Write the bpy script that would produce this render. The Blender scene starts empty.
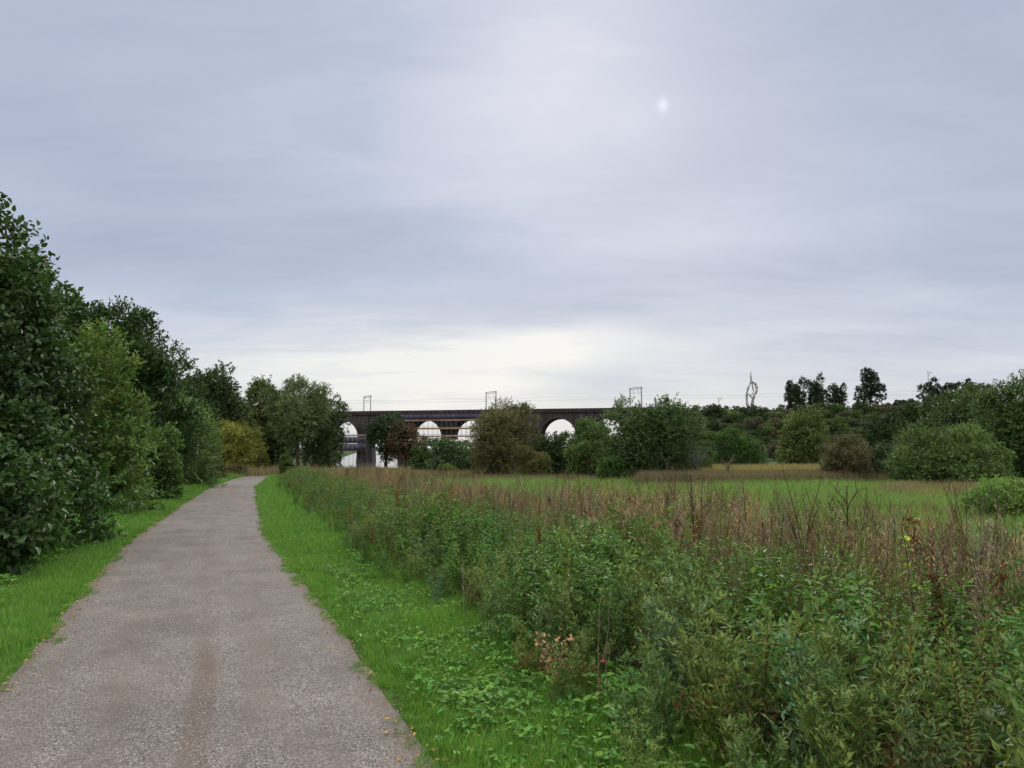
import bpy, math, random
import numpy as np
R = np.random.default_rng(7)
random.seed(7)
sc = bpy.context.scene
COL = sc.collection
rad = math.radians

# ------------------------------------------------------------------ camera
F = 745.0
PITCH = math.atan(64 / F)
CAM_H = 1.6
cam = bpy.data.cameras.new('camera')
cam.sensor_width = 36
cam.lens = F / 1024 * 36
cam.clip_start = 0.05
cam.clip_end = 9000
co = bpy.data.objects.new('camera', cam)
COL.objects.link(co)
co.location = (0, 0, CAM_H)
co.rotation_euler = (rad(90) + PITCH, 0, 0)
sc.camera = co

def ray(px, py):
    a, b = (px - 512) / F, (384 - py) / F
    return np.array([a, math.cos(PITCH) - b * math.sin(PITCH), math.sin(PITCH) + b * math.cos(PITCH)])

def at(px, py, Y):
    d = ray(px, py)
    return d * (Y / d[1]) + np.array([0, 0, CAM_H])

# ------------------------------------------------------------------ ground shape
_py = [-14, -5, 0, 4.95, 5.93, 7.4, 9.85, 14.7, 29.1, 42, 56.8, 66, 73, 80, 88, 98, 112, 130]
_px = [4.6, 1.5, -0.3, -2.09, -2.46, -3.05, -4.08, -6.1, -11.2, -15.6, -20.1, -22.8, -24.2, -24.6, -23.6, -20.5, -15, -6]
_yy = np.linspace(-14, 130, 1441)
_xx = np.interp(_yy, _py, _px)
_k = np.hanning(41); _k /= _k.sum()
_xs = np.convolve(np.pad(_xx, 20, mode='edge'), _k, 'valid')
_w = np.clip((_yy - 3) / 4, 0, 1)
_xx = _xs

def xc(y): return np.interp(y, _yy, _xx)
def lat(x, y): return (x - xc(y)) * 0.94
def sstep(v, a, b):
    t = np.clip((v - a) / (b - a), 0, 1)
    return t * t * (3 - 2 * t)
_ph = R.uniform(0, 6.28, (12, 2)); _fr = R.normal(0, 1, (12, 2))
def snoise(x, y, s):                       # smooth cheap noise, about -1..1
    v = 0
    for i in range(12):
        v = v + np.sin((x * _fr[i, 0] + y * _fr[i, 1]) / s + _ph[i, 0])
    return v / 3.4

def rail_d(x, y): return (310.75 - 0.25 * x - y) / 1.031     # metres in front of the railway line
def gz(x, y):
    x = np.asarray(x, float); y = np.asarray(y, float)
    z = -0.015 * np.clip(y, -60, 150)
    far = sstep(np.abs(lat(x, y)), 9, 30)
    z = z + far * snoise(x, y, 9) * 0.08 * np.clip(y / 40, 0, 1)
    d = rail_d(x, y)
    e = sstep(x, 40, 60)
    hump = np.clip((47 - np.abs(d)) / 41.5, 0, 1)
    z = z + e * hump * (18.6 + snoise(x, y, 8) * 0.5 * (hump < .98))
    # rising ground on the far right
    z = z + sstep(x, 60, 130) * sstep(y, 70, 190) * 4.0 * (1 - hump)
    # river channel
    rc = -0.19 * y - 2
    c = (1 - sstep(np.abs(x - rc), 15, 19)) * sstep(y, 106, 114)
    z = z * (1 - c) + (-6.5) * c
    return z

# ------------------------------------------------------------------ mesh builder
class MB:
    def __init__(s):
        s.v = []; s.c = []; s.f = []; s.m = []; s.n = 0
    def add(s, V, faces, col=(1, 1, 1), mat=0):
        V = np.asarray(V, float).reshape(-1, 3)
        faces = np.asarray(faces, np.int64)
        s.v.append(V)
        c = np.asarray(col, float)
        s.c.append(np.broadcast_to(c, (len(V), 3)) if c.ndim == 1 else c)
        s.f.append(faces + s.n)
        s.m.append(np.full(len(faces), mat))
        s.n += len(V)
    def leaves(s, P, D, N, L, W, col, mat=0, six=False, fold=0.18):
        n = len(P)
        D = D / (np.linalg.norm(D, axis=1, keepdims=True) + 1e-9)
        S = np.cross(D, N); S /= (np.linalg.norm(S, axis=1, keepdims=True) + 1e-9)
        U = np.cross(S, D)
        L = np.broadcast_to(L, n)[:, None]; W = np.broadcast_to(W, n)[:, None]
        col = np.broadcast_to(np.asarray(col, float), (n, 3))
        if not six:
            V = np.stack([P, P + D * L * .42 + S * W * .5 + U * W * fold, P + D * L, P + D * L * .42 - S * W * .5 + U * W * fold], 1)
            f = (np.arange(n) * 4)[:, None] + np.arange(4)
            s.add(V.reshape(-1, 3), f, np.repeat(col, 4, 0), mat)
        else:
            up = U * W * fold
            V = np.stack([P, P + D * L * .28 + S * W * .5 + up, P + D * L * .68 + S * W * .36 + up * .6, P + D * L - U * L * .12,
                          P + D * L * .68 - S * W * .36 + up * .6, P + D * L * .28 - S * W * .5 + up], 1)
            b = (np.arange(n) * 6)[:, None]
            s.add(V.reshape(-1, 3), np.concatenate([b + np.array([0, 1, 2, 3]), b + np.array([0, 3, 4, 5])]), np.repeat(col, 6, 0), mat)
    def tube(s, pts, r, k=5, col=(1, 1, 1), mat=0):
        pts = np.asarray(pts, float); n = len(pts)
        r = np.broadcast_to(r, n)
        t = np.gradient(pts, axis=0); t /= (np.linalg.norm(t, axis=1, keepdims=True) + 1e-9)
        ref = np.array([0.31, 0.95, 0.05]) if abs(t[0][2]) > .5 else np.array([0, 0, 1.0])
        a = np.cross(t, ref); a /= (np.linalg.norm(a, axis=1, keepdims=True) + 1e-9)
        b = np.cross(t, a)
        th = np.arange(k) / k * 2 * math.pi
        V = pts[:, None] + r[:, None, None] * (np.cos(th)[None, :, None] * a[:, None] + np.sin(th)[None, :, None] * b[:, None])
        i = np.arange(n - 1)[:, None] * k; j = np.arange(k)[None]; j2 = (j + 1) % k
        f = np.stack([i + j, i + j2, i + k + j2, i + k + j], -1).reshape(-1, 4)
        s.add(V.reshape(-1, 3), f, col, mat)
    def box(s, a, b, col=(1, 1, 1), mat=0):
        x0, y0, z0 = a; x1, y1, z1 = b
        V = [(x0, y0, z0), (x1, y0, z0), (x1, y1, z0), (x0, y1, z0), (x0, y0, z1), (x1, y0, z1), (x1, y1, z1), (x0, y1, z1)]
        s.add(V, [(0, 3, 2, 1), (4, 5, 6, 7), (0, 1, 5, 4), (1, 2, 6, 5), (2, 3, 7, 6), (3, 0, 4, 7)], col, mat)
    def mesh(s, name, mats, smooth=False):
        me = bpy.data.meshes.new(name)
        V = np.concatenate(s.v); C = np.concatenate(s.c)
        fs = [f for f in s.f]
        idx = np.concatenate([f.ravel() for f in fs])
        tot = np.concatenate([np.full(len(f), f.shape[1]) for f in fs])
        st = np.concatenate([[0], np.cumsum(tot)[:-1]])
        me.vertices.add(len(V)); me.vertices.foreach_set('co', V.ravel().astype(np.float32))
        me.loops.add(len(idx)); me.loops.foreach_set('vertex_index', idx.astype(np.int32))
        me.polygons.add(len(tot)); me.polygons.foreach_set('loop_start', st.astype(np.int32))
        me.polygons.foreach_set('material_index', np.concatenate(s.m).astype(np.int32))
        if smooth: me.polygons.foreach_set('use_smooth', np.ones(len(tot), bool))
        a = me.color_attributes.new('Col', 'FLOAT_COLOR', 'POINT')
        a.data.foreach_set('color', np.concatenate([C, np.ones((len(C), 1))], 1).ravel().astype(np.float32))
        for m in mats: me.materials.append(m)
        me.update(calc_edges=True)
        return me
    def build(s, name, mats, parent=None, smooth=False):
        o = bpy.data.objects.new(name, s.mesh(name, mats if isinstance(mats, list) else [mats], smooth))
        COL.objects.link(o)
        if parent: o.parent = parent
        return o

def tag(o, label=None, cat=None, group=None, kind=None):
    if label: o['label'] = label
    if cat: o['category'] = cat
    if group: o['group'] = group
    if kind: o['kind'] = kind
    return o
def empty(name, loc, rz=0):
    o = bpy.data.objects.new(name, None); COL.objects.link(o)
    o.empty_display_size = .2
    o.location = loc; o.rotation_euler = (0, 0, rz)
    return o

# ------------------------------------------------------------------ materials
def nodes(name):
    m = bpy.data.materials.new(name); m.use_nodes = True
    nt = m.node_tree; nt.nodes.clear()
    return m, nt, nt.nodes, nt.links
def N(ns, t, **kw):
    n = ns.new(t)
    for k, v in kw.items():
        if k in n.inputs: n.inputs[k].default_value = v
        else: setattr(n, k, v)
    return n
def leafmat(name, trans=.3, spec=.3, rough=.5, vary=.25):
    m, nt, ns, lk = nodes(name)
    at_ = N(ns, 'ShaderNodeAttribute', attribute_name='Col')
    oi = N(ns, 'ShaderNodeObjectInfo')
    mr = N(ns, 'ShaderNodeMapRange'); mr.inputs['To Min'].default_value = 1 - vary; mr.inputs['To Max'].default_value = 1 + vary
    lk.new(oi.outputs['Random'], mr.inputs['Value'])
    mul = N(ns, 'ShaderNodeVectorMath', operation='SCALE')
    lk.new(at_.outputs['Color'], mul.inputs[0]); lk.new(mr.outputs[0], mul.inputs['Scale'])
    p = N(ns, 'ShaderNodeBsdfPrincipled', Roughness=rough)
    p.inputs['Specular IOR Level'].default_value = spec
    hv = N(ns, 'ShaderNodeMath', operation='FRACT'); h0 = N(ns, 'ShaderNodeMath', operation='MULTIPLY'); h0.inputs[1].default_value = 17.3
    lk.new(oi.outputs['Random'], h0.inputs[0]); lk.new(h0.outputs[0], hv.inputs[0])
    hm = N(ns, 'ShaderNodeMix', data_type='RGBA'); hm.inputs['A'].default_value = (1 - vary * .7, 1.0, 1.0, 1); hm.inputs['B'].default_value = (1 + vary * .8, 1.04, 1 - vary * .7, 1); lk.new(hv.outputs[0], hm.inputs['Factor'])
    m0 = mul; mul = N(ns, 'ShaderNodeVectorMath', operation='MULTIPLY'); lk.new(m0.outputs[0], mul.inputs[0]); lk.new(hm.outputs['Result'], mul.inputs[1])
    lk.new(mul.outputs[0], p.inputs['Base Color'])
    out = N(ns, 'ShaderNodeOutputMaterial')
    if trans > 0:
        t = N(ns, 'ShaderNodeBsdfTranslucent')
        g = N(ns, 'ShaderNodeVectorMath', operation='MULTIPLY'); g.inputs[1].default_value = (1.1, 1.15, .6)
        lk.new(mul.outputs[0], g.inputs[0]); lk.new(g.outputs[0], t.inputs['Color'])
        mx = N(ns, 'ShaderNodeMixShader', Fac=trans)
        lk.new(p.outputs[0], mx.inputs[1]); lk.new(t.outputs[0], mx.inputs[2]); lk.new(mx.outputs[0], out.inputs[0])
    else: lk.new(p.outputs[0], out.inputs[0])
    return m
M_leaf = leafmat('leaf', .3, .18, .55, .22); M_tree = leafmat('tree_leaf', .3, .18, .55, .07); M_leafg = leafmat('glossy_leaf', .22, .35, .45, .1)
M_dry = leafmat('dry_stem', .12, .15, .8, .2)
M_grass = leafmat('grass_blade', .3, .3, .5, .22)
def bark(name, c1, c2, scale=6):
    m, nt, ns, lk = nodes(name)
    tc = N(ns, 'ShaderNodeTexCoord'); mp = N(ns, 'ShaderNodeMapping'); mp.inputs['Scale'].default_value = (1, 1, .25)
    nz = N(ns, 'ShaderNodeTexNoise', Scale=scale, Detail=6.0)
    lk.new(tc.outputs['Object'], mp.inputs[0]); lk.new(mp.outputs[0], nz.inputs['Vector'])
    cr = N(ns, 'ShaderNodeValToRGB'); cr.color_ramp.elements[0].position = .35; cr.color_ramp.elements[1].position = .65
    cr.color_ramp.elements[0].color = (*c1, 1); cr.color_ramp.elements[1].color = (*c2, 1)
    lk.new(nz.outputs['Fac'], cr.inputs[0])
    bp = N(ns, 'ShaderNodeBump', Strength=.6, Distance=.03); lk.new(nz.outputs['Fac'], bp.inputs['Height'])
    p = N(ns, 'ShaderNodeBsdfPrincipled', Roughness=.85); p.inputs['Specular IOR Level'].default_value = .2
    lk.new(cr.outputs[0], p.inputs['Base Color']); lk.new(bp.outputs[0], p.inputs['Normal'])
    o = N(ns, 'ShaderNodeOutputMaterial'); lk.new(p.outputs[0], o.inputs[0])
    return m
M_bark = bark('bark', (.03, .025, .02), (.09, .075, .06))
M_stone = bark('soot_stone', (.022, .019, .024), (.055, .046, .055), .7)
M_stone2 = bark('parapet_stone', (.03, .025, .03), (.06, .05, .055), .9)
M_pale = bark('weathered_wood', (.24, .24, .245), (.42, .42, .42), 1.5)
M_steel = bark('gantry_steel', (.10, .10, .11), (.16, .16, .17), 2)
M_plank = bark('scaffold_plank', (.24, .16, .11), (.36, .26, .19), .5)
M_net = bark('scaffold_netting', (.035, .038, .065), (.06, .063, .105), .4)
M_sheet = bark('scaffold_sheeting', (.55, .57, .62), (.75, .77, .8), .3)

# ground
def ground_mat():
    m, nt, ns, lk = nodes('meadow_soil')
    a = N(ns, 'ShaderNodeAttribute', attribute_name='Col')
    tc = N(ns, 'ShaderNodeTexCoord')
    n1 = N(ns, 'ShaderNodeTexNoise', Scale=.35, Detail=8.0, Roughness=.7); n2 = N(ns, 'ShaderNodeTexNoise', Scale=14.0, Detail=5.0)
    lk.new(tc.outputs['Object'], n1.inputs['Vector']); lk.new(tc.outputs['Object'], n2.inputs['Vector'])
    m1 = N(ns, 'ShaderNodeMapRange'); m1.inputs['From Min'].default_value = .3; m1.inputs['From Max'].default_value = .7; m1.inputs['To Min'].default_value = .65; m1.inputs['To Max'].default_value = 1.35
    m2 = N(ns, 'ShaderNodeMapRange'); m2.inputs['From Min'].default_value = .3; m2.inputs['From Max'].default_value = .7; m2.inputs['To Min'].default_value = .5; m2.inputs['To Max'].default_value = 1.5
    lk.new(n1.outputs['Fac'], m1.inputs[0]); lk.new(n2.outputs['Fac'], m2.inputs[0])
    mu = N(ns, 'ShaderNodeMath', operation='MULTIPLY'); lk.new(m1.outputs[0], mu.inputs[0]); lk.new(m2.outputs[0], mu.inputs[1])
    v = N(ns, 'ShaderNodeVectorMath', operation='SCALE'); lk.new(a.outputs['Color'], v.inputs[0]); lk.new(mu.outputs[0], v.inputs['Scale'])
    bp = N(ns, 'ShaderNodeBump', Strength=.7, Distance=.05); lk.new(n2.outputs['Fac'], bp.inputs['Height'])
    p = N(ns, 'ShaderNodeBsdfPrincipled', Roughness=.95); p.inputs['Specular IOR Level'].default_value = .1
    lk.new(v.outputs[0], p.inputs['Base Color']); lk.new(bp.outputs[0], p.inputs['Normal'])
    o = N(ns, 'ShaderNodeOutputMaterial'); lk.new(p.outputs[0], o.inputs[0])
    return m
def path_mat():
    m, nt, ns, lk = nodes('compacted_gravel')
    uv = N(ns, 'ShaderNodeUVMap', uv_map='UVMap')
    # stones
    vo = N(ns, 'ShaderNodeTexVoronoi', Scale=130.0); vo2 = N(ns, 'ShaderNodeTexVoronoi', Scale=34.0)
    nz = N(ns, 'ShaderNodeTexNoise', Scale=1.1, Detail=7.0, Roughness=.65)
    nf = N(ns, 'ShaderNodeTexNoise', Scale=150.0, Detail=2.0)
    mp = N(ns, 'ShaderNodeMapping'); mp.inputs['Scale'].default_value = (2.2, .35, 1)
    ns_ = N(ns, 'ShaderNodeTexNoise', Scale=1.3, Detail=5.0, Roughness=.6)
    for t in (vo, vo2, nz, nf): lk.new(uv.outputs[0], t.inputs['Vector'])
    lk.new(uv.outputs[0], mp.inputs[0]); lk.new(mp.outputs[0], ns_.inputs['Vector'])
    bw = N(ns, 'ShaderNodeSeparateColor'); lk.new(vo.outputs['Color'], bw.inputs[0])
    cr = N(ns, 'ShaderNodeValToRGB'); e = cr.color_ramp.elements
    e[0].position = 0; e[0].color = (.06, .055, .055, 1); e[1].position = 1; e[1].color = (.52, .48, .47, 1)
    for pos, c in ((.3, (.13, .12, .115, 1)), (.6, (.225, .21, .197, 1)), (.85, (.33, .31, .295, 1))):
        x = e.new(pos); x.color = c
    lk.new(bw.outputs[0], cr.inputs[0])
    # fine earthy matrix replacing stones in streaks
    cr2 = N(ns, 'ShaderNodeValToRGB'); cr2.color_ramp.elements[0].position = .42; cr2.color_ramp.elements[1].position = .62
    lk.new(ns_.outputs['Fac'], cr2.inputs[0])
    mxa = N(ns, 'ShaderNodeMix', data_type='RGBA'); mxa.inputs['B'].default_value = (.185, .165, .15, 1)
    mm = N(ns, 'ShaderNodeMath', operation='MULTIPLY'); mm.inputs[1].default_value = .75; lk.new(cr2.outputs[0], mm.inputs[0])
    lk.new(mm.outputs[0], mxa.inputs['Factor']); lk.new(cr.outputs[0], mxa.inputs['A'])
    # broad tone
    mr = N(ns, 'ShaderNodeMapRange'); mr.inputs['From Min'].default_value = .3; mr.inputs['From Max'].default_value = .7; mr.inputs['To Min'].default_value = .52; mr.inputs['To Max'].default_value = .84
    lk.new(nz.outputs['Fac'], mr.inputs[0])
    sc_ = N(ns, 'ShaderNodeVectorMath', operation='SCALE'); lk.new(mxa.outputs['Result'], sc_.inputs[0]); lk.new(mr.outputs[0], sc_.inputs['Scale'])
    # earth rut: lateral u near .12 with wander, for v in a range; and leaf-mould edges
    sx = N(ns, 'ShaderNodeSeparateXYZ'); lk.new(uv.outputs[0], sx.inputs[0])
    wn = N(ns, 'ShaderNodeTexNoise', Scale=.5, Detail=2.0); wn.noise_dimensions = '1D'; lk.new(sx.outputs['Y'], wn.inputs['W'])
    def math_(op, a, b=None, c=None):
        q = N(ns, 'ShaderNodeMath', operation=op)
        for i, v in enumerate((a, b, c)):
            if v is None: continue
            if isinstance(v, (int, float)): q.inputs[i].default_value = v
            else: lk.new(v, q.inputs[i])
        return q.outputs[0]
    wob = math_('MULTIPLY', math_('SUBTRACT', wn.outputs['Fac'], .5), .22)
    du = math_('ABSOLUTE', math_('SUBTRACT', math_('SUBTRACT', sx.outputs['X'], .10), wob))
    du2 = math_('ADD', du, math_('MULTIPLY', math_('SUBTRACT', nf.outputs['Fac'], .5), .05))
    rut = math_('SUBTRACT', 1.0, math_('SMOOTH_MIN', 1.0, math_('DIVIDE', du2, .10), .1))
    rut = math_('MAXIMUM', rut, 0.0)
    fade = N(ns, 'ShaderNodeMapRange'); fade.inputs['From Min'].default_value = 5.2; fade.inputs['From Max'].default_value = 7.2; fade.inputs['To Min'].default_value = 1; fade.inputs['To Max'].default_value = .18
    lk.new(sx.outputs['Y'], fade.inputs[0])
    rut = math_('MULTIPLY', math_('MULTIPLY', rut, fade.outputs[0]), .95)
    mxr = N(ns, 'ShaderNodeMix', data_type='RGBA'); mxr.inputs['B'].default_value = (.085, .062, .048, 1)
    lk.new(math_('MINIMUM', rut, .38), mxr.inputs['Factor']); lk.new(sc_.outputs[0], mxr.inputs['A'])
    ed = N(ns, 'ShaderNodeMapRange'); ed.inputs['From Min'].default_value = 1.12; ed.inputs['From Max'].default_value = 1.34; lk.new(math_('ADD', math_('ABSOLUTE', sx.outputs['X']), math_('MULTIPLY', math_('SUBTRACT', nz.outputs['Fac'], .5), .5)), ed.inputs[0])
    mxe = N(ns, 'ShaderNodeMix', data_type='RGBA'); mxe.inputs['B'].default_value = (.10, .08, .055, 1)
    lk.new(math_('MULTIPLY', ed.outputs[0], .75), mxe.inputs['Factor']); lk.new(mxr.outputs['Result'], mxe.inputs['A'])
    hs = math_('ADD', math_('MULTIPLY', vo.outputs['Distance'], -1.0), math_('MULTIPLY', vo2.outputs['Distance'], -.6))
    bp = N(ns, 'ShaderNodeBump', Strength=.5, Distance=.01); lk.new(hs, bp.inputs['Height'])
    p = N(ns, 'ShaderNodeBsdfPrincipled', Roughness=.85); p.inputs['Specular IOR Level'].default_value = .25
    lk.new(mxe.outputs['Result'], p.inputs['Base Color']); lk.new(bp.outputs[0], p.inputs['Normal'])
    o = N(ns, 'ShaderNodeOutputMaterial'); lk.new(p.outputs[0], o.inputs[0])
    return m

# ------------------------------------------------------------------ terrain
def axis(lo, hi, near, step0, grow):
    a = [near]; s = step0
    while a[-1] < hi: a.append(a[-1] + s); s *= grow
    b = [near]; s = step0
    while b[-1] > lo: b.append(b[-1] - s); s *= grow
    return np.array(sorted(set(a + b)))
ax = axis(-3000, 3000, -3, .35, 1.022); ay = axis(-300, 4500, 6, .35, 1.016)
GX, GY = np.meshgrid(ax, ay)
GZ = gz(GX, GY)
L_ = lat(GX, GY)
soil = np.array([.035, .028, .018]); verge = np.array([.05, .11, .018]); mead = np.array([.075, .14, .03]); slope = np.array([.035, .055, .02])
nn = snoise(GX, GY, 2.2)[..., None] * .25 + 1
C = np.where(((L_ > 8) & (GY < 300))[..., None], mead * nn, soil)
C = np.where((np.abs(L_) < 2.4)[..., None], verge * nn, C)
C = np.where(((L_ > 30) & (GY > 105) | (GY > 140))[..., None], slope * nn, C)
rcx = np.abs(GX + .157 * GY + 2) < 18
b = MB()
ny, nx = GX.shape
i = (np.arange(ny - 1)[:, None] * nx + np.arange(nx - 1)[None]).ravel()
b.add(np.stack([GX, GY, GZ], -1), np.stack([i, i + 1, i + nx + 1, i + nx], -1), C.reshape(-1, 3))
M_ground = ground_mat()
tag(b.build('ground', M_ground, smooth=True), kind='structure')

# path
M_path = path_mat()
ys = np.concatenate([np.arange(-12, 20, .12), np.arange(20, 112, .4)])
us = np.linspace(-1.25, 1.25, 15)
b = MB(); V = []; UV = []
vv = 0; last = None
for y in ys:
    dx = (xc(y + .2) - xc(y - .2)) / .4
    t = np.array([dx, 1]) / math.hypot(dx, 1); n = np.array([t[1], -t[0]])
    for u in us:
        jit = 0
        if abs(u) > 1.2: jit = (snoise(y * 1.0, u * 5, .8) * .02 + snoise(y, u * 9, .2) * .012)
        uu = u + jit * (1 if u > 0 else -1)
        x, yy = xc(y) + n[0] * uu, y + n[1] * uu
        V.append((x, yy, -0.015 * yy + .006 + .02 * (1 - (u / 1.25) ** 2))); UV.append((uu, y * 1.06))
k = len(us); i = (np.arange(len(ys) - 1)[:, None] * k + np.arange(k - 1)[None]).ravel()
b.add(V, np.stack([i, i + 1, i + k + 1, i + k], -1))
po = b.build('path', M_path, smooth=True); tag(po, kind='structure')
uvl = po.data.uv_layers.new(name='UVMap'); UV = np.array(UV)
li = np.empty(len(po.data.loops), np.int32); po.data.loops.foreach_get('vertex_index', li)
uvl.data.foreach_set('uv', UV[li].ravel().astype(np.float32))

# river
m, nt, ns, lk = nodes('river_water')
p = N(ns, 'ShaderNodeBsdfPrincipled', Roughness=.12); p.inputs['Base Color'].default_value = (.05, .06, .06, 1); p.inputs['Specular IOR Level'].default_value = .8
nz = N(ns, 'ShaderNodeTexNoise', Scale=1.2, Detail=4.0); tc = N(ns, 'ShaderNodeTexCoord'); lk.new(tc.outputs['Object'], nz.inputs[0])
bp = N(ns, 'ShaderNodeBump', Strength=.15, Distance=.1); lk.new(nz.outputs['Fac'], bp.inputs['Height']); lk.new(bp.outputs[0], p.inputs['Normal'])
o = N(ns, 'ShaderNodeOutputMaterial'); lk.new(p.outputs[0], o.inputs[0])
b = MB()
V = []
for y in (104, 250, 500, 900, 1600): V += [(-.19 * y - 2 - 22, y, -4.6), (-.19 * y - 2 + 22, y, -4.6)]
b.add(V, [(0, 1, 3, 2), (2, 3, 5, 4), (4, 5, 7, 6), (6, 7, 9, 8)])
tag(b.build('river', m), kind='structure')

# ------------------------------------------------------------------ foliage helpers
def rnd_dir(n):
    v = R.normal(size=(n, 3)); return v / np.linalg.norm(v, axis=1, keepdims=True)
def jitcol(c, n, v=.25, hue=.12):
    c = np.asarray(c, float) * 1.5
    k = R.uniform(1 - v, 1 + v, (n, 1))
    h = R.normal(0, hue, (n, 1))
    return np.clip(c * k * (1 + h * np.array([1.2, .25, -.6])), .002, .9)

def crown(b, cx, rx, ry, z0, z1, leafL, nleaf, col, col2, lobes=14, up=.35, six=False, aspect=.55, twig=1.0, seedgap=.0, taper=0.0, tip=None, lobe_r=.4):
    """leafy crown: lobes spread through an ellipsoid, twigs through each lobe, leaves along each twig"""
    zc, rz = (z0 + z1) / 2, (z1 - z0) / 2
    gi_ = np.arange(lobes) + .5                      # evenly spread directions so no side is bald
    ph_ = np.arccos(1 - 2 * gi_ / lobes); tq = gi_ * 2.39996 + R.uniform(0, 6.28)
    d = np.stack([np.cos(tq) * np.sin(ph_), np.sin(tq) * np.sin(ph_), np.cos(ph_)], 1) + R.normal(0, .16, (lobes, 3))
    d /= np.linalg.norm(d, axis=1, keepdims=True)
    rr = R.uniform(.5, .84, (lobes, 1)); rr[::4] *= .55
    c = d * rr * np.array([1, 1, .95])
    # narrower to the top if taper
    c[:, :2] *= (1 - taper * (c[:, 2:3] + 1) / 2)
    lr = R.uniform(lobe_r * .65, lobe_r * 1.25, lobes) * (1 - .25 * rr[:, 0])
    lcol = R.uniform(0, 1, lobes)
    lb = R.uniform(.75, 1.25, lobes)
    K = 10
    T = max(1, nleaf // K)
    w = lr ** 2; w /= w.sum()
    li = R.choice(lobes, T, p=w)
    dd = rnd_dir(T)
    dd[:, 2] = np.abs(dd[:, 2]) * np.where(R.random(T) < .66, 1, -1)
    q = R.uniform(.4, 1.0, (T, 1)) ** .6
    P0 = c[li] + dd * q * lr[li][:, None]
    S = np.array([rx, ry, rz])
    P0 = P0 * S
    out = P0 / S; out /= (np.linalg.norm(out, axis=1, keepdims=True) + 1e-9)
    TD = dd * .8 + out * .5 + R.normal(0, .45, (T, 3)); TD[:, 2] += up
    TD /= np.linalg.norm(TD, axis=1, keepdims=True)
    TL = R.uniform(.5, 1.5, (T, 1)) * min(leafL * 3.2, .14 * min(rx, rz)) * twig
    t = (np.arange(K) / K)[None, :, None]
    P = P0[:, None] + TD[:, None] * TL[:, None] * t + R.normal(0, leafL * .22, (T, K, 3))
    P[..., 2] -= (t[..., 0] ** 2) * TL * .15
    P = P.reshape(-1, 3); n = len(P)
    D = np.repeat(TD, K, 0) * .7 + R.normal(0, .6, (n, 3)); D[:, 2] -= .15
    Nn = R.normal(0, .55, (n, 3)) + np.repeat(out, K, 0) * .5; Nn[:, 2] += .7
    L = leafL * R.uniform(.6, 1.3, n)
    lc = np.repeat(lcol[li], K)[:, None]; lbr = np.repeat(lb[li], K)[:, None]
    cc = (np.asarray(col) * (1 - lc) + np.asarray(col2) * lc) * lbr * 1.5
    cc = cc * R.uniform(.75, 1.3, (n, 1)) * (1 + R.normal(0, .1, (n, 1)) * np.array([1.2, .2, -.6]))
    if tip is not None:
        m_ = R.random(n) < tip[1]; cc[m_] = np.asarray(tip[0]) * R.uniform(.6, 1.3, (m_.sum(), 1))
    P = P + np.array([cx, 0, zc])
    keep = P[:, 2] > .02
    b.leaves(P[keep], D[keep], Nn[keep], L[keep], L[keep] * aspect, np.clip(cc[keep], .002, .9), six=six)
    return c * S + np.array([cx, 0, zc])

def limbs(b, centres, base_h, r0, n=8, lean=0):
    top = centres.mean(0)
    h = max(base_h, .3)
    main = np.array([[0, 0, -.25], [lean * .3, .02, h * .5], [lean * .7, -.02, h], [top[0] * .5 + lean, top[1], (h + top[2]) / 2 + h * .1], [top[0], top[1], top[2] + .5]])
    b.tube(main, [r0 * 1.25, r0, r0 * .85, r0 * .6, r0 * .3], 7)
    for c in centres[R.permutation(len(centres))[:n]]:
        s = main[2] + (main[3] - main[2]) * R.random()
        mid = (s + c) / 2 + R.normal(0, .06, 3) * np.linalg.norm(c - s); mid[2] += .05 * np.linalg.norm(c - s)
        b.tube([s, mid, c], [r0 * .42, r0 * .28, r0 * .08], 5)

def tree(name, label, cat, pc, hw, ptop, Y, col, col2, leaf, nleaf, trunk=.25, group=None, lobes=14, up=.3, aspect=.55, six=False, mat=None, depth=1.0, lean=0, taper=.0, bottom=None, tip=None, twig=1.0, lobe_r=.4, z=None, r0=None, lai=2.6, sink=.3):
    """pc: centre column, hw: half width, ptop: top row in the photograph at distance Y"""
    X = at(pc, 448, Y)[0]
    zg = float(gz(X, Y)) if z is None else z
    top = at(pc, ptop, Y)[2] - zg
    w = hw / F * Y
    root = empty(name, (X, Y, zg))
    tag(root, label, cat, group)
    bush = trunk < .12
    z0 = top * (trunk if not bush else trunk * 1.5 - sink)
    b = MB()
    w = w * .97
    if Y > 40: nleaf = int(nleaf * 1.8)
    hgt = (top - max(z0, 0)); env = math.pi * 2 * w * hgt * .8 + math.pi * w * w          # enough leaf area to close the crown
    env *= (top - z0) / hgt
    leaf = max(leaf, math.sqrt(lai * env / (nleaf * aspect * .6)))
    cs = crown(b, lean, w, w * depth, z0, top * 1.07, leaf, nleaf, col, col2, lobes, up, six, aspect, twig, taper=taper, tip=tip, lobe_r=lobe_r)
    b.build('foliage' if bush else 'crown', mat or M_tree, root)
    b = MB()
    cs = cs[cs[:, 2] > .15 * top]; limbs(b, cs, max(z0, top * .18), r0 or max(.04, top * .022), 9)
    b.build('stem' if bush else 'trunk', M_bark, root, smooth=True)
    return root

def copy_tree(root, loc, rz, s, label=None, group=None):
    r = root.copy(); COL.objects.link(r); r.location = loc; r.rotation_euler = (0, 0, rz); r.scale = (s[0], s[0], s[1]) if isinstance(s, tuple) else (s, s, s)
    if label: r['label'] = label
    if group: r['group'] = group
    for ch in list(root.children):
        c = ch.copy(); COL.objects.link(c); c.parent = r
    return r

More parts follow.
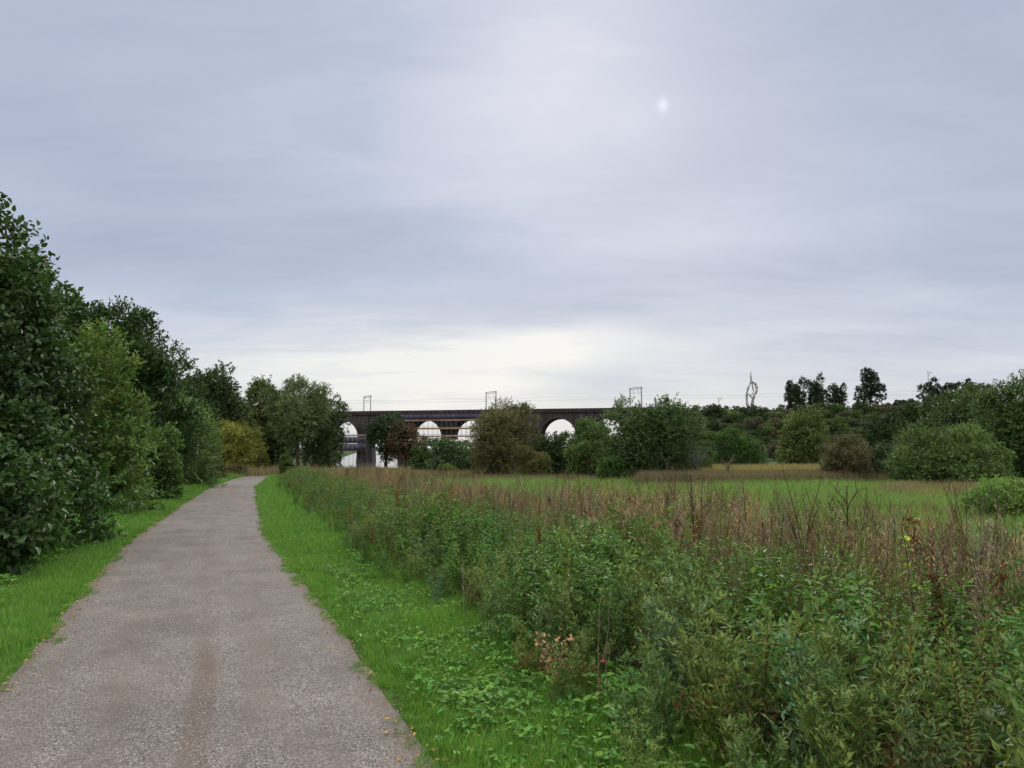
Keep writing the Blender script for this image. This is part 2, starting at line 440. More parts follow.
DG = (.028, .060, .018); MG = (.045, .095, .024); LG = (.075, .13, .03); OG = (.085, .10, .028); GG = (.06, .09, .04); YG = (.15, .15, .03); BR = (.10, .075, .035); RB = (.085, .045, .03); GR = (.10, .09, .06)

# left side, near to far
tree('broadleaf_tree', 'tall dark broadleaf tree with large glossy leaves beside the path at the picture edge', 'tree', -62, 176, 168, 12.6, (.027, .06, .02), (.045, .09, .028), 0.088, 115000, .05, lobes=44, six=True, mat=M_leafg, depth=1.05, tip=((.35, .12, .04), .0012), aspect=.62, taper=.12, lobe_r=.3, r0=.14, sink=.7)
tree('shrub', 'low dark overhanging shrub under the tall broadleaf tree at the verge', 'shrub', -48, 100, 420, 10.2, (.028, .06, .02), (.04, .085, .025), .08, 13000, .0, lobes=20, six=True, mat=M_leafg, aspect=.6, lobe_r=.34)
tree('willow_shrub', 'light green small leaved willow shrub just past the tall broadleaf tree', 'shrub', 74, 92, 330, 22, (.075, .125, .036), (.055, .10, .03), 0.08, 62000, .0, lobes=30, aspect=.4, up=.5, tip=((.3, .1, .03), .001), lobe_r=.33, depth=1.0, sink=.85)
tree('dark_tree', 'rounded very dark green tree rising behind the willow shrubs', 'tree', 114, 80, 292, 33, (.02, .045, .015), (.03, .064, .02), 0.11, 75000, .1, lobes=60, aspect=.6, lobe_r=.25)
tree('dark_tree', 'dark tree mass filling behind the tall broadleaf tree', 'tree', 20, 90, 262, 30, (.022, .05, .014), (.032, .068, .02), .16, 22000, .1, lobes=28, aspect=.6)
tree('leafy_shrub', 'small rounded dark leafy shrub at the foot of the pale willow', 'shrub', 150, 31, 412, 28, (.055, .10, .03), (.03, .065, .02), .075, 20000, .0, lobes=18, aspect=.5, sink=.85)
tree('willow_shrub', 'soft grey green willow bush bulging towards the path', 'shrub', 158, 60, 374, 42, (.085, .135, .05), (.065, .11, .04), 0.1, 52000, .0, lobes=26, aspect=.3, up=.55, twig=1.4, sink=.85)
tree('scrub_shrub', 'mid green scrub at the verge below the grey green willow', 'shrub', 194, 21, 445, 49, MG, DG, .09, 9000, .0, lobes=12, up=.4, sink=.85)
tree('bramble_bush', 'low brownish bramble beside the far bend of the path', 'shrub', 210, 20, 458, 60, (.07, .07, .03), (.05, .07, .025), .08, 8000, .0, lobes=14, sink=.85)
tree('hill_tree', 'dark green tree on the skyline left of the path bend', 'tree', 206, 40, 360, 84, (.025, .045, .018), (.035, .06, .022), .2, 17000, .1, lobes=22)
tree('hill_tree', 'darkest tree wedged between the grey green willow and the skyline tree', 'tree', 186, 32, 378, 58, (.022, .045, .016), (.03, .055, .02), .16, 13000, .1, lobes=16)
tree('hill_tree', 'olive grey tree standing behind the yellow willow', 'tree', 218, 29, 392, 96, (.065, .09, .036), (.05, .07, .03), .16, 13000, .05, lobes=16, aspect=.4)
tree('yellow_willow', 'yellowish olive willow bush leaning over the path bend', 'shrub', 238, 27, 419, 83, (.15, .16, .042), (.12, .135, .04), .13, 13000, .0, lobes=18, aspect=.28, up=.5, twig=1.5)
tree('mixed_tree', 'yellow tinged tree behind the slender trunk tree', 'tree', 258, 36, 375, 96, (.10, .11, .035), (.06, .08, .03), .2, 12000, .1, lobes=16)
tree('mixed_tree', 'tall slim trunk tree with wide loose crown at the path bend', 'tree', 298, 44, 376, 78, (.06, .085, .038), (.08, .105, .045), .15, 19000, .22, lobes=26, aspect=.45, lobe_r=.32, r0=.22, lai=1.7)
tree('mixed_tree', 'darker tree whose crown leans right over the river', 'tree', 322, 28, 386, 84, (.05, .068, .03), (.035, .055, .022), .17, 13000, .1, lobes=20, lai=1.8)
tree('leafy_shrub', 'dark shrub filling below the loose crown beside the path bend', 'shrub', 273, 26, 418, 90, (.03, .05, .02), (.04, .06, .024), .17, 9000, .0, lobes=16)
tree('leafy_shrub', 'small grey green shrub at the foot of the slim trunk tree', 'shrub', 287, 9, 452, 70, GG, MG, .12, 3500, .0, lobes=8)
tree('leafy_shrub', 'low green shrub left of the river water', 'shrub', 326, 14, 446, 88, GG, MG, .14, 4500, .0, lobes=8)
tree('bramble_bush', 'low tangle of brown and green bramble at the path end', 'shrub', 236, 14, 460, 72, BR, MG, .1, 5000, .0, lobes=12)
# centre
tree('alder_tree', 'dark green tree leaning in front of the viaduct scaffolding', 'tree', 386, 21, 413, 98, (.022, .042, .022), (.03, .055, .025), .17, 9500, .18, lobes=16, r0=.22)
tree('copper_tree', 'reddish brown leafed tree in front of the viaduct', 'tree', 405, 23, 424, 96, (.075, .05, .035), (.055, .045, .03), .15, 9000, .16, lobes=16, r0=.2)
tree('leafy_shrub', 'blue green bush below the scaffolded arches', 'shrub', 451, 32, 438, 70, (.04, .07, .035), (.055, .085, .04), .123, 12500, .0, lobes=16)
tree('leafy_shrub', 'small yellow green bush at the field edge before the blue green bush', 'shrub', 446, 11, 463, 66, (.09, .14, .03), (.07, .12, .03), .082, 3125, .0, lobes=8)
tree('leafy_shrub', 'low dark bush between the copper tree and the blue green bush', 'shrub', 422, 14, 446, 74, DG, MG, .14, 3500, .0, lobes=8)
tree('grey_willow', 'big brown grey half bare willow before the middle of the viaduct', 'tree', 503, 39, 402, 61, (.095, .085, .045), (.065, .07, .035), .139, 21250, .05, lobes=26, aspect=.25, up=.7, twig=1.6, taper=.2, lai=2.0)
tree('dark_tree', 'dark topped tree just behind the brown grey willow', 'tree', 520, 17, 396, 85, (.022, .038, .02), (.03, .05, .024), .164, 7500, .1, lobes=12)
tree('reed_bush', 'tan and olive rounded bush at the foot of the brown willow', 'shrub', 533, 18, 450, 58, (.11, .10, .045), (.07, .08, .03), .098, 7500, .0, lobes=10, aspect=.2, up=.9, twig=1.5)
tree('leafy_shrub', 'dark green bush under the open arch', 'shrub', 556, 27, 430, 62, (.03, .06, .028), (.045, .08, .03), .131, 11250, .0, lobes=14)
tree('berry_shrub', 'green shrub carrying a patch of red berries under the open arch', 'shrub', 587, 19, 434, 57, (.05, .09, .03), (.06, .10, .035), .107, 10000, .0, lobes=12, tip=((.35, .06, .02), .03))
tree('leafy_tree', 'fresh green tree covering the arch right of the open one', 'tree', 594, 32, 416, 66, (.06, .10, .03), (.045, .085, .026), .139, 13750, .05, lobes=16)
tree('large_tree', 'broad dark green tree standing at the far field edge, largest in the middle', 'tree', 650, 53, 400, 53, (.034, .060, .025), (.05, .082, .03), .139, 32500, .03, lobes=34, tip=((.2, .09, .03), .01), lobe_r=.33)
tree('leafy_shrub', 'low dark bush in front of the broad dark tree', 'shrub', 618, 24, 455, 52, DG, MG, .107, 8125, .0, lobes=14)
tree('leafy_shrub', 'dark bush right of the broad dark tree', 'shrub', 692, 22, 437, 60, DG, GG, .131, 8750, .0, lobes=12)
tree('leafy_tree', 'bright leaved compact tree at the foot of the embankment', 'tree', 738, 27, 430, 84, (.04, .085, .022), (.03, .065, .02), .131, 16250, .0, lobes=20)
tree('olive_tree', 'olive green conical tree right of the bright compact tree', 'tree', 803, 34, 411, 104, (.09, .115, .04), (.07, .095, .035), .148, 18750, .0, lobes=24, taper=.45)
tree('copper_shrub', 'russet brown shrub spreading beside the olive tree', 'shrub', 846, 29, 430, 45, (.08, .07, .04), (.06, .07, .035), .098, 17500, .0, lobes=20, aspect=.3, up=.6, twig=1.3)
tree('grey_shrub', 'grey green shrub between the russet shrub and the big willow bush', 'shrub', 884, 26, 442, 45, (.055, .08, .045), (.045, .07, .035), .090, 13750, .0, lobes=16)
tree('willow_bush', 'big rounded green willow bush at the right field edge', 'shrub', 953, 58, 424, 38, (.06, .10, .035), (.08, .125, .042), .098, 42500, .0, lobes=34, aspect=.35, up=.55, lobe_r=.33, sink=.6)
tree('willow_bush', 'lower willow bush filling the gap left of the big rounded one', 'shrub', 912, 30, 446, 41, (.055, .095, .035), (.07, .11, .045), .098, 15000, .0, lobes=16, aspect=.35, up=.5)
tree('bright_shrub', 'bright green loose shrub at the right edge near the dry stalks', 'shrub', 1012, 44, 480, 19, (.08, .15, .04), (.10, .17, .045), .057, 21250, .0, lobes=24, aspect=.35, up=.6, twig=1.3)
tree('ash_tree', 'fresh green tree rising at the right picture edge', 'tree', 1024, 42, 372, 52, (.06, .10, .032), (.05, .085, .03), .123, 25000, .04, lobes=26)
tree('ash_tree', 'green tree beyond the big willow bush with ragged top', 'tree', 962, 42, 393, 69, (.032, .055, .022), (.045, .075, .028), .148, 21250, .03, lobes=26)
tree('ash_tree', 'dark tree at the left shoulder of the ragged green tree', 'tree', 921, 26, 400, 79, (.022, .042, .018), (.03, .055, .02), .164, 13750, .03, lobes=18)
tree('ash_tree', 'dark low tree behind the grey green shrub', 'tree', 884, 30, 414, 130, (.024, .045, .02), (.035, .06, .024), .2, 10000, .0, lobes=18)

# skyline trees on the railway bank
def Yline(px, off=4): k = (px - 512) / F; return (310.75 - off * 1.031) / (1 + .25 * k)
for pc, hw, pt, tr, lab in ((797, 13, 374, .18, 'small round tree at the left end of the skyline row'), (818, 12, 371, .2, 'round dark skyline tree, tallest of the left row'), (838, 11, 379, .2, 'smaller skyline tree closing the left row'),
                            (872, 14, 363, .12, 'tall solitary dark tree on the skyline'), (907, 12, 399, .1, 'low dark skyline tree left of the ragged row')):
    tree('skyline_tree', lab, 'tree', pc, hw, pt, Yline(pc), (.02, .035, .022), (.028, .045, .026), .5, 4500, -.08, group='trees on the skyline', lobes=14, lobe_r=.33, r0=.3, lai=1.8)
for pc, hw, pt, lab in ((932, 13, 377, 'dark skyline tree at the start of the ragged row'), (950, 12, 380, 'second dark skyline tree in the ragged row'), (970, 13, 377, 'dark skyline tree in the ragged row behind the ash trees'), (990, 12, 381, 'dark skyline tree nearest the right edge ash')):
    tree('skyline_tree', lab, 'tree', pc, hw, pt, Yline(pc), (.02, .035, .022), (.028, .045, .026), .5, 3600, -.05, group='trees on the skyline', lobes=12, lobe_r=.33, r0=.25, lai=1.5)
tree('skyline_bush', 'round dark bush on top of the bank left of the twisted sculpture', 'shrub', 717, 5, 405, Yline(717), (.02, .035, .02), (.03, .05, .025), .4, 900, .0, lobes=6)

# scrub on the bank: five kinds of bush, copied
protos = []
for i_, (cc, c2, nm) in enumerate((((.03, .05, .022), (.04, .065, .028), 'dark green'), ((.045, .075, .028), (.06, .09, .032), 'mid green'), ((.075, .08, .04), (.06, .07, .035), 'olive brown'), ((.05, .06, .045), (.07, .075, .055), 'grey green'), ((.04, .045, .025), (.055, .055, .03), 'dull brown'))):
    b = MB(); cs = crown(b, 0, 3.2, 3.2, -.6, 4.4, .42, 2600, cc, c2, 12, .4, lobe_r=.42)
    protos.append((b.mesh('foliage', [M_tree]), nm, cs))
    b = MB(); limbs(b, cs, .8, .09, 5); protos[-1] += (b.mesh('stem', [M_bark], True),)
def bank_bush(X, Y, k, s, grp, where):
    r = empty('scrub_bush', (X, Y, float(gz(X, Y)) - .1)); r.rotation_euler = (0, 0, R.uniform(0, 6.28)); r.scale = s
    tag(r, protos[k][1] + ' scrub bush ' + where, 'shrub', grp)
    for nm, me in (('foliage', protos[k][0]), ('stem', protos[k][3])):
        o = bpy.data.objects.new(nm, me); COL.objects.link(o); o.parent = r
cnt = 0
for row in range(7):
    dd = 4 + row * 7.0
    for px in np.arange(628, 930, 13.5):
        px = px + R.uniform(-6, 6); k_ = (px - 512) / F
        Y = (310.75 - (dd + R.uniform(-2, 2)) * 1.031) / (1 + .25 * k_); X = k_ * Y
        if X < 46 + R.uniform(0, 8): continue
        if row == 0 and R.random() < .5: continue
        s = R.uniform(.55, 1.1) * (.5 if row == 0 else 1.0)
        k = int(R.choice(5, p=(.3, .22, .18, .15, .15)))
        bank_bush(X, Y, k, (s * 1.2, s * 1.2, s), 'scrub bushes on the railway bank', 'among the scrub covering the railway bank'); cnt += 1
for _ in range(26):                                    # scrub at the bank foot between the placed trees
    px = R.uniform(655, 910); Y = R.uniform(126, 215); s = R.uniform(.6, 1.15)
    bank_bush((px - 512) / F * Y, Y, int(R.choice(5, p=(.35, .2, .15, .2, .1))), (s * 1.1, s * 1.1, s), 'scrub bushes at the foot of the bank', 'among the thicket at the foot of the railway bank')
for px in np.arange(470, 640, 15):
    Y = R.uniform(128, 160); s = R.uniform(.7, 1.0)
    bank_bush((px - 512) / F * Y, Y, int(R.choice((0, 1, 4))), (s, s, s), 'scrub bushes below the viaduct', 'in the thicket before the viaduct piers')

# pale bare shrubs before the bank
def bare_shrub(pc, Y, h, label, n=16, colr=(.13, .135, .12)):
    X = at(pc, 448, Y)[0]; b = MB()
    b.tube([(0, 0, -.1), (.03 * h, 0, h * .35), (0, 0, h * .6)], [.05, .04, .02], 5, colr)
    for i in range(n):
        z = R.uniform(.25, .6) * h; a = R.uniform(0, 6.28); l = R.uniform(.25, .5) * h
        e = np.array([math.cos(a) * l * .6, math.sin(a) * l * .6, z + l * .75])
        b.tube([(0, 0, z), (e[0] * .5, e[1] * .5, z + l * .5), e], [.022, .016, .008], 4, colr)
        for j in range(4):
            e2 = e + R.normal(0, .14, 3) * h * .6; b.tube([e * [.8, .8, .95], e2], [.012, .006], 3, colr)
    o = b.build('bare_shrub', M_dry); o.location = (X, Y, float(gz(X, Y))); tag(o, label, 'shrub')
bare_shrub(697, 50, 2.9, 'pale leafless shrub with a flat spread top right of the broad tree', 26)
bare_shrub(727, 50, 2.0, 'pale leaning leafless shrub in front of the bright compact tree')

# ------------------------------------------------------------------ viaduct
th = math.atan2(-.25, 1)
vroot = empty('railway_viaduct', (-72.4, 328.9, 0), th)
tag(vroot, 'long dark stone railway viaduct with round arches across the valley', 'viaduct')
PITCHB = 19.1; RAD = 7.3; CROWN = 13.5; SPR = CROWN - RAD; TOP = 15.9; HW = 4.2
nA = 16
S0, S1 = -9, 6
for kx in range(S0, S1 + 1):
    cx = kx * PITCHB - .5
    b = MB()
    a = np.linspace(math.pi, 0, nA + 1)
    xs_ = cx + RAD * np.cos(a); zs = SPR + RAD * np.sin(a)
    for sgn in (-1, 1):
        yv = sgn * HW
        for q in range(nA):
            v = [(xs_[q], yv, zs[q]), (xs_[q + 1], yv, zs[q + 1]), (xs_[q + 1], yv, TOP), (xs_[q], yv, TOP)]
            b.add(v, [(0, 1, 2, 3)] if sgn < 0 else [(3, 2, 1, 0)])
    for q in range(nA):
        b.add([(xs_[q], -HW, zs[q]), (xs_[q], HW, zs[q]), (xs_[q + 1], HW, zs[q + 1]), (xs_[q + 1], -HW, zs[q + 1])], [(0, 1, 2, 3)])
    b.build('arch', M_stone, vroot)
    b = MB()                                           # ring of voussoirs standing proud
    for q in range(nA):
        r2 = RAD + .75
        o2 = [(cx + r2 * math.cos(t), SPR + r2 * math.sin(t)) for t in (a[q], a[q + 1])]
        v = [(xs_[q], -HW - .12, zs[q]), (xs_[q + 1], -HW - .12, zs[q + 1]), (o2[1][0], -HW - .12, o2[1][1]), (o2[0][0], -HW - .12, o2[0][1])]
        w_ = [(x, -HW + .002, z) for x, _, z in v]
        b.add(v + w_, [(0, 1, 2, 3), (3, 2, 6, 7), (0, 4, 5, 1)])
    b.build('arch_ring', M_stone2, vroot)
for kx in range(S0, S1 + 2):
    x0 = (kx - 1) * PITCHB - .5 + RAD; x1 = kx * PITCHB - .5 - RAD
    b = MB()
    b.box((x0, -HW, SPR - .3), (x1, HW, TOP)); b.box((x0 - .35, -HW - .35, SPR - .9), (x1 + .35, HW + .35, SPR - .3))
    v = [(x0 - .02, -HW - .05, SPR - .9), (x1 + .02, -HW - .05, SPR - .9), (x1 + .02, HW + .05, SPR - .9), (x0 - .02, HW + .05, SPR - .9),
         (x0 - .45, -HW - .6, -7), (x1 + .45, -HW - .6, -7), (x1 + .45, HW + .6, -7), (x0 - .45, HW + .6, -7)]
    b.add(v, [(0, 4, 5, 1), (1, 5, 6, 2), (2, 6, 7, 3), (3, 7, 4, 0)])
    b.build('pier', M_stone, vroot)
xa, xb = (S0 - 1) * PITCHB, (S1 + .5) * PITCHB
b = MB(); b.box((xb - .01, -HW - .3, -4), (xb + 14, HW + .3, TOP - .003)); b.build('abutment', M_stone, vroot)
b = MB(); b.box((xa, -HW - .45, TOP), (xb + 14, HW + .45, TOP + .35)); b.build('cornice', M_stone2, vroot)
b = MB()
b.box((xa, -HW - .2, TOP + .35), (xb + 14, -HW + .2, 17.35)); b.box((xa, HW - .2, TOP + .35), (xb + 14, HW + .2, 17.35))
b.box((xa, -HW - .28, 17.35), (xb + 14, -HW + .28, 17.55)); b.box((xa, HW - .28, 17.35), (xb + 14, HW + .28, 17.55))
b.build('parapet', M_stone2, vroot)

# line side fence on the bank and rails
# catenary gantries
def gantry(px, lab, hh=7.6, w=9.4):
    Y = Yline(px, 0); X = (px - 512) / F * Y
    r = empty('catenary_gantry', (X, Y, 16.4), th); tag(r, lab, 'gantry', 'gantries along the railway')
    for s in (-1, 1):
        b = MB()
        for q in (-.25, .25): b.tube([(s * w / 2 * .62 + q * .6, -2.8 * s, 0), (s * w / 2 * .62 + q * .6, -2.8 * s, hh + .5)], .1, 4)
        for q in range(7): b.tube([(s * w / 2 * .62 - .15, -2.8 * s, q * 1.1), (s * w / 2 * .62 + .15, -2.8 * s, q * 1.1 + 1.1)], .06, 3)
        b.build('mast', M_steel, r)
    b = MB()
    for q in (-.3, .3): b.tube([(-w / 2 * .62 - .3, 2.8, hh + q), (0, 0, hh + q + .15), (w / 2 * .62 + .3, -2.8, hh + q)], .09, 4)
    for q in np.linspace(-1, 1, 9): b.tube([(q * w / 2 * .62, -q * 2.8, hh - .3), ((q + .12) * w / 2 * .62, -(q + .12) * 2.8, hh + .4)], .05, 3)
    b.build('cross_beam', M_steel, r)
    for q in (-.45, .45):
        b = MB(); x = q * w / 2 * .62; y = -q * 2.8
        b.tube([(x, y, hh - .3), (x, y, hh - 1.5)], .07, 4); b.tube([(x - .7, y, hh - 1.6), (x + .7, y, hh - 2.3)], .06, 4); b.tube([(x + .7, y, hh - 2.3), (x + .7, y, hh - 1.2)], .05, 4)
        b.build('cantilever', M_steel, r)
gantry(367, 'leftmost steel gantry on the viaduct over the first arch')
gantry(491, 'steel gantry on the viaduct above the brown grey willow', 8.4)
gantry(636, 'steel gantry partly behind the broad dark tree top', 9.0, 8)
def thin_mast(px, top, lab):
    Y = Yline(px, 0); X = (px - 512) / F * Y; z = float(gz(X, Y)); h = at(px, top, Y)[2] - z
    b = MB(); b.tube([(0, 0, -.3), (0, 0, h)], [.14, .09], 5); b.tube([(0, 0, h - .8), (1.6, 0, h - .3)], .06, 4); b.tube([(0, 0, h - 1.8), (1.6, 0, h - .3)], .05, 4)
    o = b.build('line_mast', M_steel); o.location = (X, Y, z); tag(o, lab, 'mast')
thin_mast(719, 397, 'thin steel mast on the bank left of the twisted sculpture')
thin_mast(930, 371, 'thin mast above the ragged skyline trees')
b = MB()
for z in (21.2, 22.6):
    for oy in (-2, 2):
        P = []
        for s in np.linspace(-170, 290, 80):
            sag = .5 * math.sin((s % 46) / 46 * math.pi); P.append((s, oy, z - sag * (z > 22)))
        b.tube(P, .016, 3)
o = b.build('overhead_wire', M_steel); o.location = (-72.4, 328.9, 0); o.rotation_euler = (0, 0, th); tag(o, 'thin overhead railway wires running above the viaduct parapet', 'wire')

# scaffolding
def scaffold(s0, s1, levels, topz, lab, net):
    r = empty('scaffolding', (-72.4, 328.9, 0), th); tag(r, lab, 'scaffolding')
    y0, y1 = -HW - 2.4, -HW - .9
    b = MB()
    for x in np.arange(s0, s1 + .1, 2.1):
        for y in (y0, y1): b.tube([(x, y, -4.9), (x, y, topz)], .07, 4)
    for z in levels:
        for y in (y0, y1): b.tube([(s0, y, z + 1.0), (s1, y, z + 1.0)], .05, 4)
    b.build('standards', M_steel, r)
    for z in levels:
        b = MB(); b.box((s0, y0 - .1, z), (s1, y1 + .1, z + .12)); b.box((s0, y0 - .16, z + .123), (s1, y0 - .11, z + .62)); b.build('plank_deck', M_plank, r)
    for (a0, a1, za, zb, mt, nm) in net:
        b = MB(); x = a0
        while x < a1:
            b.box((x, y0 - .22, za), (min(x + 2.0, a1), y0 - .19, zb)); x += 2.1
        b.build(nm, mt, r)
scaffold(-1 * PITCHB + 8, PITCHB - 7, (.3, 3.6, 6.6), 7.6, 'scaffolding with plank decks round the pier beside the first arch', [(-11, 12, .45, 3.4, M_net, 'netting'), (-11, 12, 3.9, 6.3, M_net, 'netting')])
scaffold(25, 76, (2.4, 6.2, 9.4, 12.8), 16.4, 'long blue netted scaffolding with orange plank decks across the middle arches', [(25, 76, 13.5, 15.6, M_net, 'netting'), (31, 45, 2.9, 5.2, M_sheet, 'sheeting'), (50, 66, 2.9, 5.0, M_sheet, 'sheeting')])

# twisted sculpture
def sculpture():
    Y = Yline(752, 6); X = (752 - 512) / F * Y; z = float(gz(X, Y)); k = Y / F
    r = empty('twisted_sculpture', (X, Y, z)); tag(r, 'tall pale twisted branch like sculpture standing on the skyline', 'sculpture')
    z0 = 275
    def P(lst, dy=0): return [((x - 709) / 4.65 * k * .85, dy + .5 * math.sin(i * 1.3), (z0 - y) / 4.65 * k + (at(752, 409, Y)[2] - z) * (1 if y < 300 else 0)) for i, (x, y) in enumerate(lst)]
    A = [(697, 290), (693, 272), (684, 240), (682, 205), (690, 178), (706, 155), (712, 138), (709, 120), (708, 103)]
    B = [(716, 290), (714, 265), (716, 238), (722, 215), (735, 195), (741, 178), (738, 160), (726, 152), (714, 150)]
    Cc = [(684, 205), (698, 208), (710, 220), (716, 238)]
    Dd = [(712, 140), (718, 165), (722, 190), (716, 205), (702, 210)]
    for nm, l, rr in (('strand', A, [.75, .7, .55, .5, .5, .45, .4, .3, .15]), ('strand', B, [.9, .8, .7, .5, .5, .65, .7, .45, .25]), ('branch', Cc, [.35, .3, .3, .35]), ('branch', Dd, [.3, .35, .35, .3, .25])):
        pts = np.array(P(l)); n = len(pts)
        tt = np.linspace(0, n - 1, n * 5); pp = np.stack([np.interp(tt, range(n), pts[:, i]) for i in range(3)], 1)
        kk = np.array([.25, .5, .25]); pp[1:-1] = .25 * pp[:-2] + .5 * pp[1:-1] + .25 * pp[2:]
        b = MB(); b.tube(pp, np.interp(tt, range(n), rr) * .8 * (1 + .18 * np.sin(tt * 5)), 7); b.build(nm, M_pale, r, smooth=True)
sculpture()

# ------------------------------------------------------------------ weeds
def stem(b, h, r, lean, col, x=0, y=0, k=4, n=5, mat=1):
    t = np.linspace(0, 1, n); a = R.uniform(0, 6.28)
    P = np.stack([x + math.cos(a) * lean * t ** 2, y + math.sin(a) * lean * t ** 2, h * t - .03], 1) + R.normal(0, .006, (n, 3)) * t[:, None]
    b.tube(P, r * (1 - .6 * t), k, col, mat)
    return lambda q: np.stack([np.interp(q, t, P[:, i]) for i in range(3)], -1)
def nettle(hh=1.0, col=(.065, .14, .03), col2=(.045, .10, .025), ns=4, LL=.075):
    b = MB()
    for s in range(ns):
        h = hh * R.uniform(.75, 1.1); f = stem(b, h, .004, R.uniform(.02, .25), (.06, .09, .03), *R.normal(0, .08, 2))
        nn_ = int(h / .042)
        for i in range(nn_):
            t = .12 + .88 * i / nn_; p = f(np.array([t]))[0]
            a = (i % 2) * math.pi / 2 + R.normal(0, .3)
            L = LL * (1.15 - .75 * abs(t - .55)) * (.55 if t > .93 else 1) * R.uniform(.8, 1.2)
            m_ = 4
            A = np.array([a, a + math.pi, a + .9, a + math.pi + .9]) + R.normal(0, .2, m_)
            D = np.stack([np.cos(A), np.sin(A), R.normal(-.12 + .5 * (t > .85), .25, m_)], 1)
            off = D * np.array([.015, .015, .05, .05])[:, None]
            LLv = L * np.array([1, 1, .6, .6])
            b.leaves(p + off, D, np.array([0, 0, 1.]) + R.normal(0, .25, (m_, 3)), LLv, LLv * .52, jitcol(col if R.random() < .6 else col2, m_), six=True)
    return b.mesh('nettle_plant', [M_leaf, M_dry])
def mugwort(hh=1.05, col=(.06, .105, .032), col2=(.095, .15, .05), ns=5, n=26, L=.05, asp=.3, brown=.0):
    b = MB()
    for s in range(ns):
        h = hh * R.uniform(.7, 1.1); f = stem(b, h, .004, R.uniform(.03, .3), (.08, .06, .035), *R.normal(0, .09, 2))
        for i in range(n):
            t = R.uniform(.12, 1.0); p = f(np.array([t]))[0]; a = R.uniform(0, 6.28)
            bl = h * .2 * (1.1 - t) + .05
            d = np.array([math.cos(a) * .75, math.sin(a) * .75, .65]); K = 9
            tt = np.linspace(.15, 1, K)[:, None]
            P = p + d * bl * tt
            A = R.uniform(0, 6.28, K); D = np.stack([np.cos(A), np.sin(A), R.normal(.35, .35, K)], 1) + d * .6
            c = jitcol(col if R.random() < .5 else col2, K)
            if brown > 0 and t < .45: c = jitcol((.12, .085, .04), K)
            LL = L * R.uniform(.6, 1.3, K)
            b.leaves(P, D, np.array([0, 0, 1.]) + R.normal(0, .5, (K, 3)), LL, LL * asp, c)
    return b.mesh('mugwort_plant', [M_leaf, M_dry])
def willowherb(hh=1.1, col=(.12, .17, .045), col2=(.08, .13, .035), ns=6, low=(.13, .09, .05)):
    b = MB()
    for s in range(ns):
        h = hh * R.uniform(.75, 1.08); f = stem(b, h, .0035, R.uniform(.02, .2), (.12, .07, .04), *R.normal(0, .09, 2))
        K = 62; t = np.linspace(.1, 1, K); P = f(t); A = np.arange(K) * 2.4 + R.normal(0, .3, K)
        D = np.stack([np.cos(A), np.sin(A), .35 + .9 * (t > .8) + R.normal(0, .2, K)], 1)
        L = .072 * (1.1 - .6 * t) * R.uniform(.7, 1.2, K)
        c = np.where((R.random(K) < .75 - 1.3 * t)[:, None], jitcol(low, K), jitcol(col if R.random() < .6 else col2, K))
        b.leaves(P, D, np.array([0, 0, 1.]) + R.normal(0, .3, (K, 3)), L, L * .2, c)
    return b.mesh('willowherb_plant', [M_leaf, M_dry])
def dock(hh=1.2, col=(.10, .036, .02), ns=2):
    b = MB()
    for s in range(ns):
        h = hh * R.uniform(.75, 1.05); f = stem(b, h, .005, R.uniform(.02, .12), (.10, .045, .03), *R.normal(0, .06, 2))
        for i in range(11):
            t = R.uniform(.42, .9); p = f(np.array([t]))[0]; a = R.uniform(0, 6.28); bl = R.uniform(.1, .26) * (1.25 - t)
            d = np.array([math.cos(a) * .45, math.sin(a) * .45, .95]); b.tube([p, p + d * bl], [.002, .001], 3, (.1, .04, .03), 1)
            K = 24; P = p + d * bl * R.uniform(.1, 1, (K, 1)) + R.normal(0, .008, (K, 3)); L = R.uniform(.01, .02, K)
            b.leaves(P, rnd_dir(K), rnd_dir(K), L, L * .9, jitcol(col, K, .4), 1)
        K = 50; P = f(R.uniform(.45, 1, K)) + R.normal(0, .01, (K, 3)); L = R.uniform(.01, .022, K)
        b.leaves(P, rnd_dir(K), rnd_dir(K), L, L * .9, jitcol(col, K, .4), 1)
    return b.mesh('dock_stalk', [M_leaf, M_dry])
def deadstalk(hh=1.25, col=(.21, .175, .14), ns=3, br=7, r=.004, leafy=20, spread=.5):
    b = MB()
    for s in range(ns):
        h = hh * R.uniform(.7, 1.1); cc = np.array(col) * R.uniform(.6, 1.4); f = stem(b, h, r, R.uniform(.02, .3), cc, *R.normal(0, .1, 2))
        for i in range(br):
            t = R.uniform(.4, .97); p = f(np.array([t]))[0]; a = R.uniform(0, 6.28); bl = R.uniform(.08, .3)
            d = np.array([math.cos(a) * spread, math.sin(a) * spread, .85]); e = p + d * bl
            b.tube([p, p + d * bl * .5 + [0, 0, -.01], e], [r * .5, r * .4, r * .2], 3, cc, 1)
            for j in range(3):
                b.tube([e, e + (d * .5 + R.normal(0, .5, 3)) * .07], [r * .25, r * .1], 3, cc, 1)
        K = leafy; P = f(R.uniform(.2, 1, K)) + R.normal(0, .03, (K, 3)); L = R.uniform(.015, .04, K)
        D = rnd_dir(K); D[:, 2] -= .6
        b.leaves(P, D, rnd_dir(K), L, L * .35, jitcol(np.array(col) * 1.1, K, .4), 1, fold=.5)
    return b.mesh('dead_stalk', [M_leaf, M_dry])
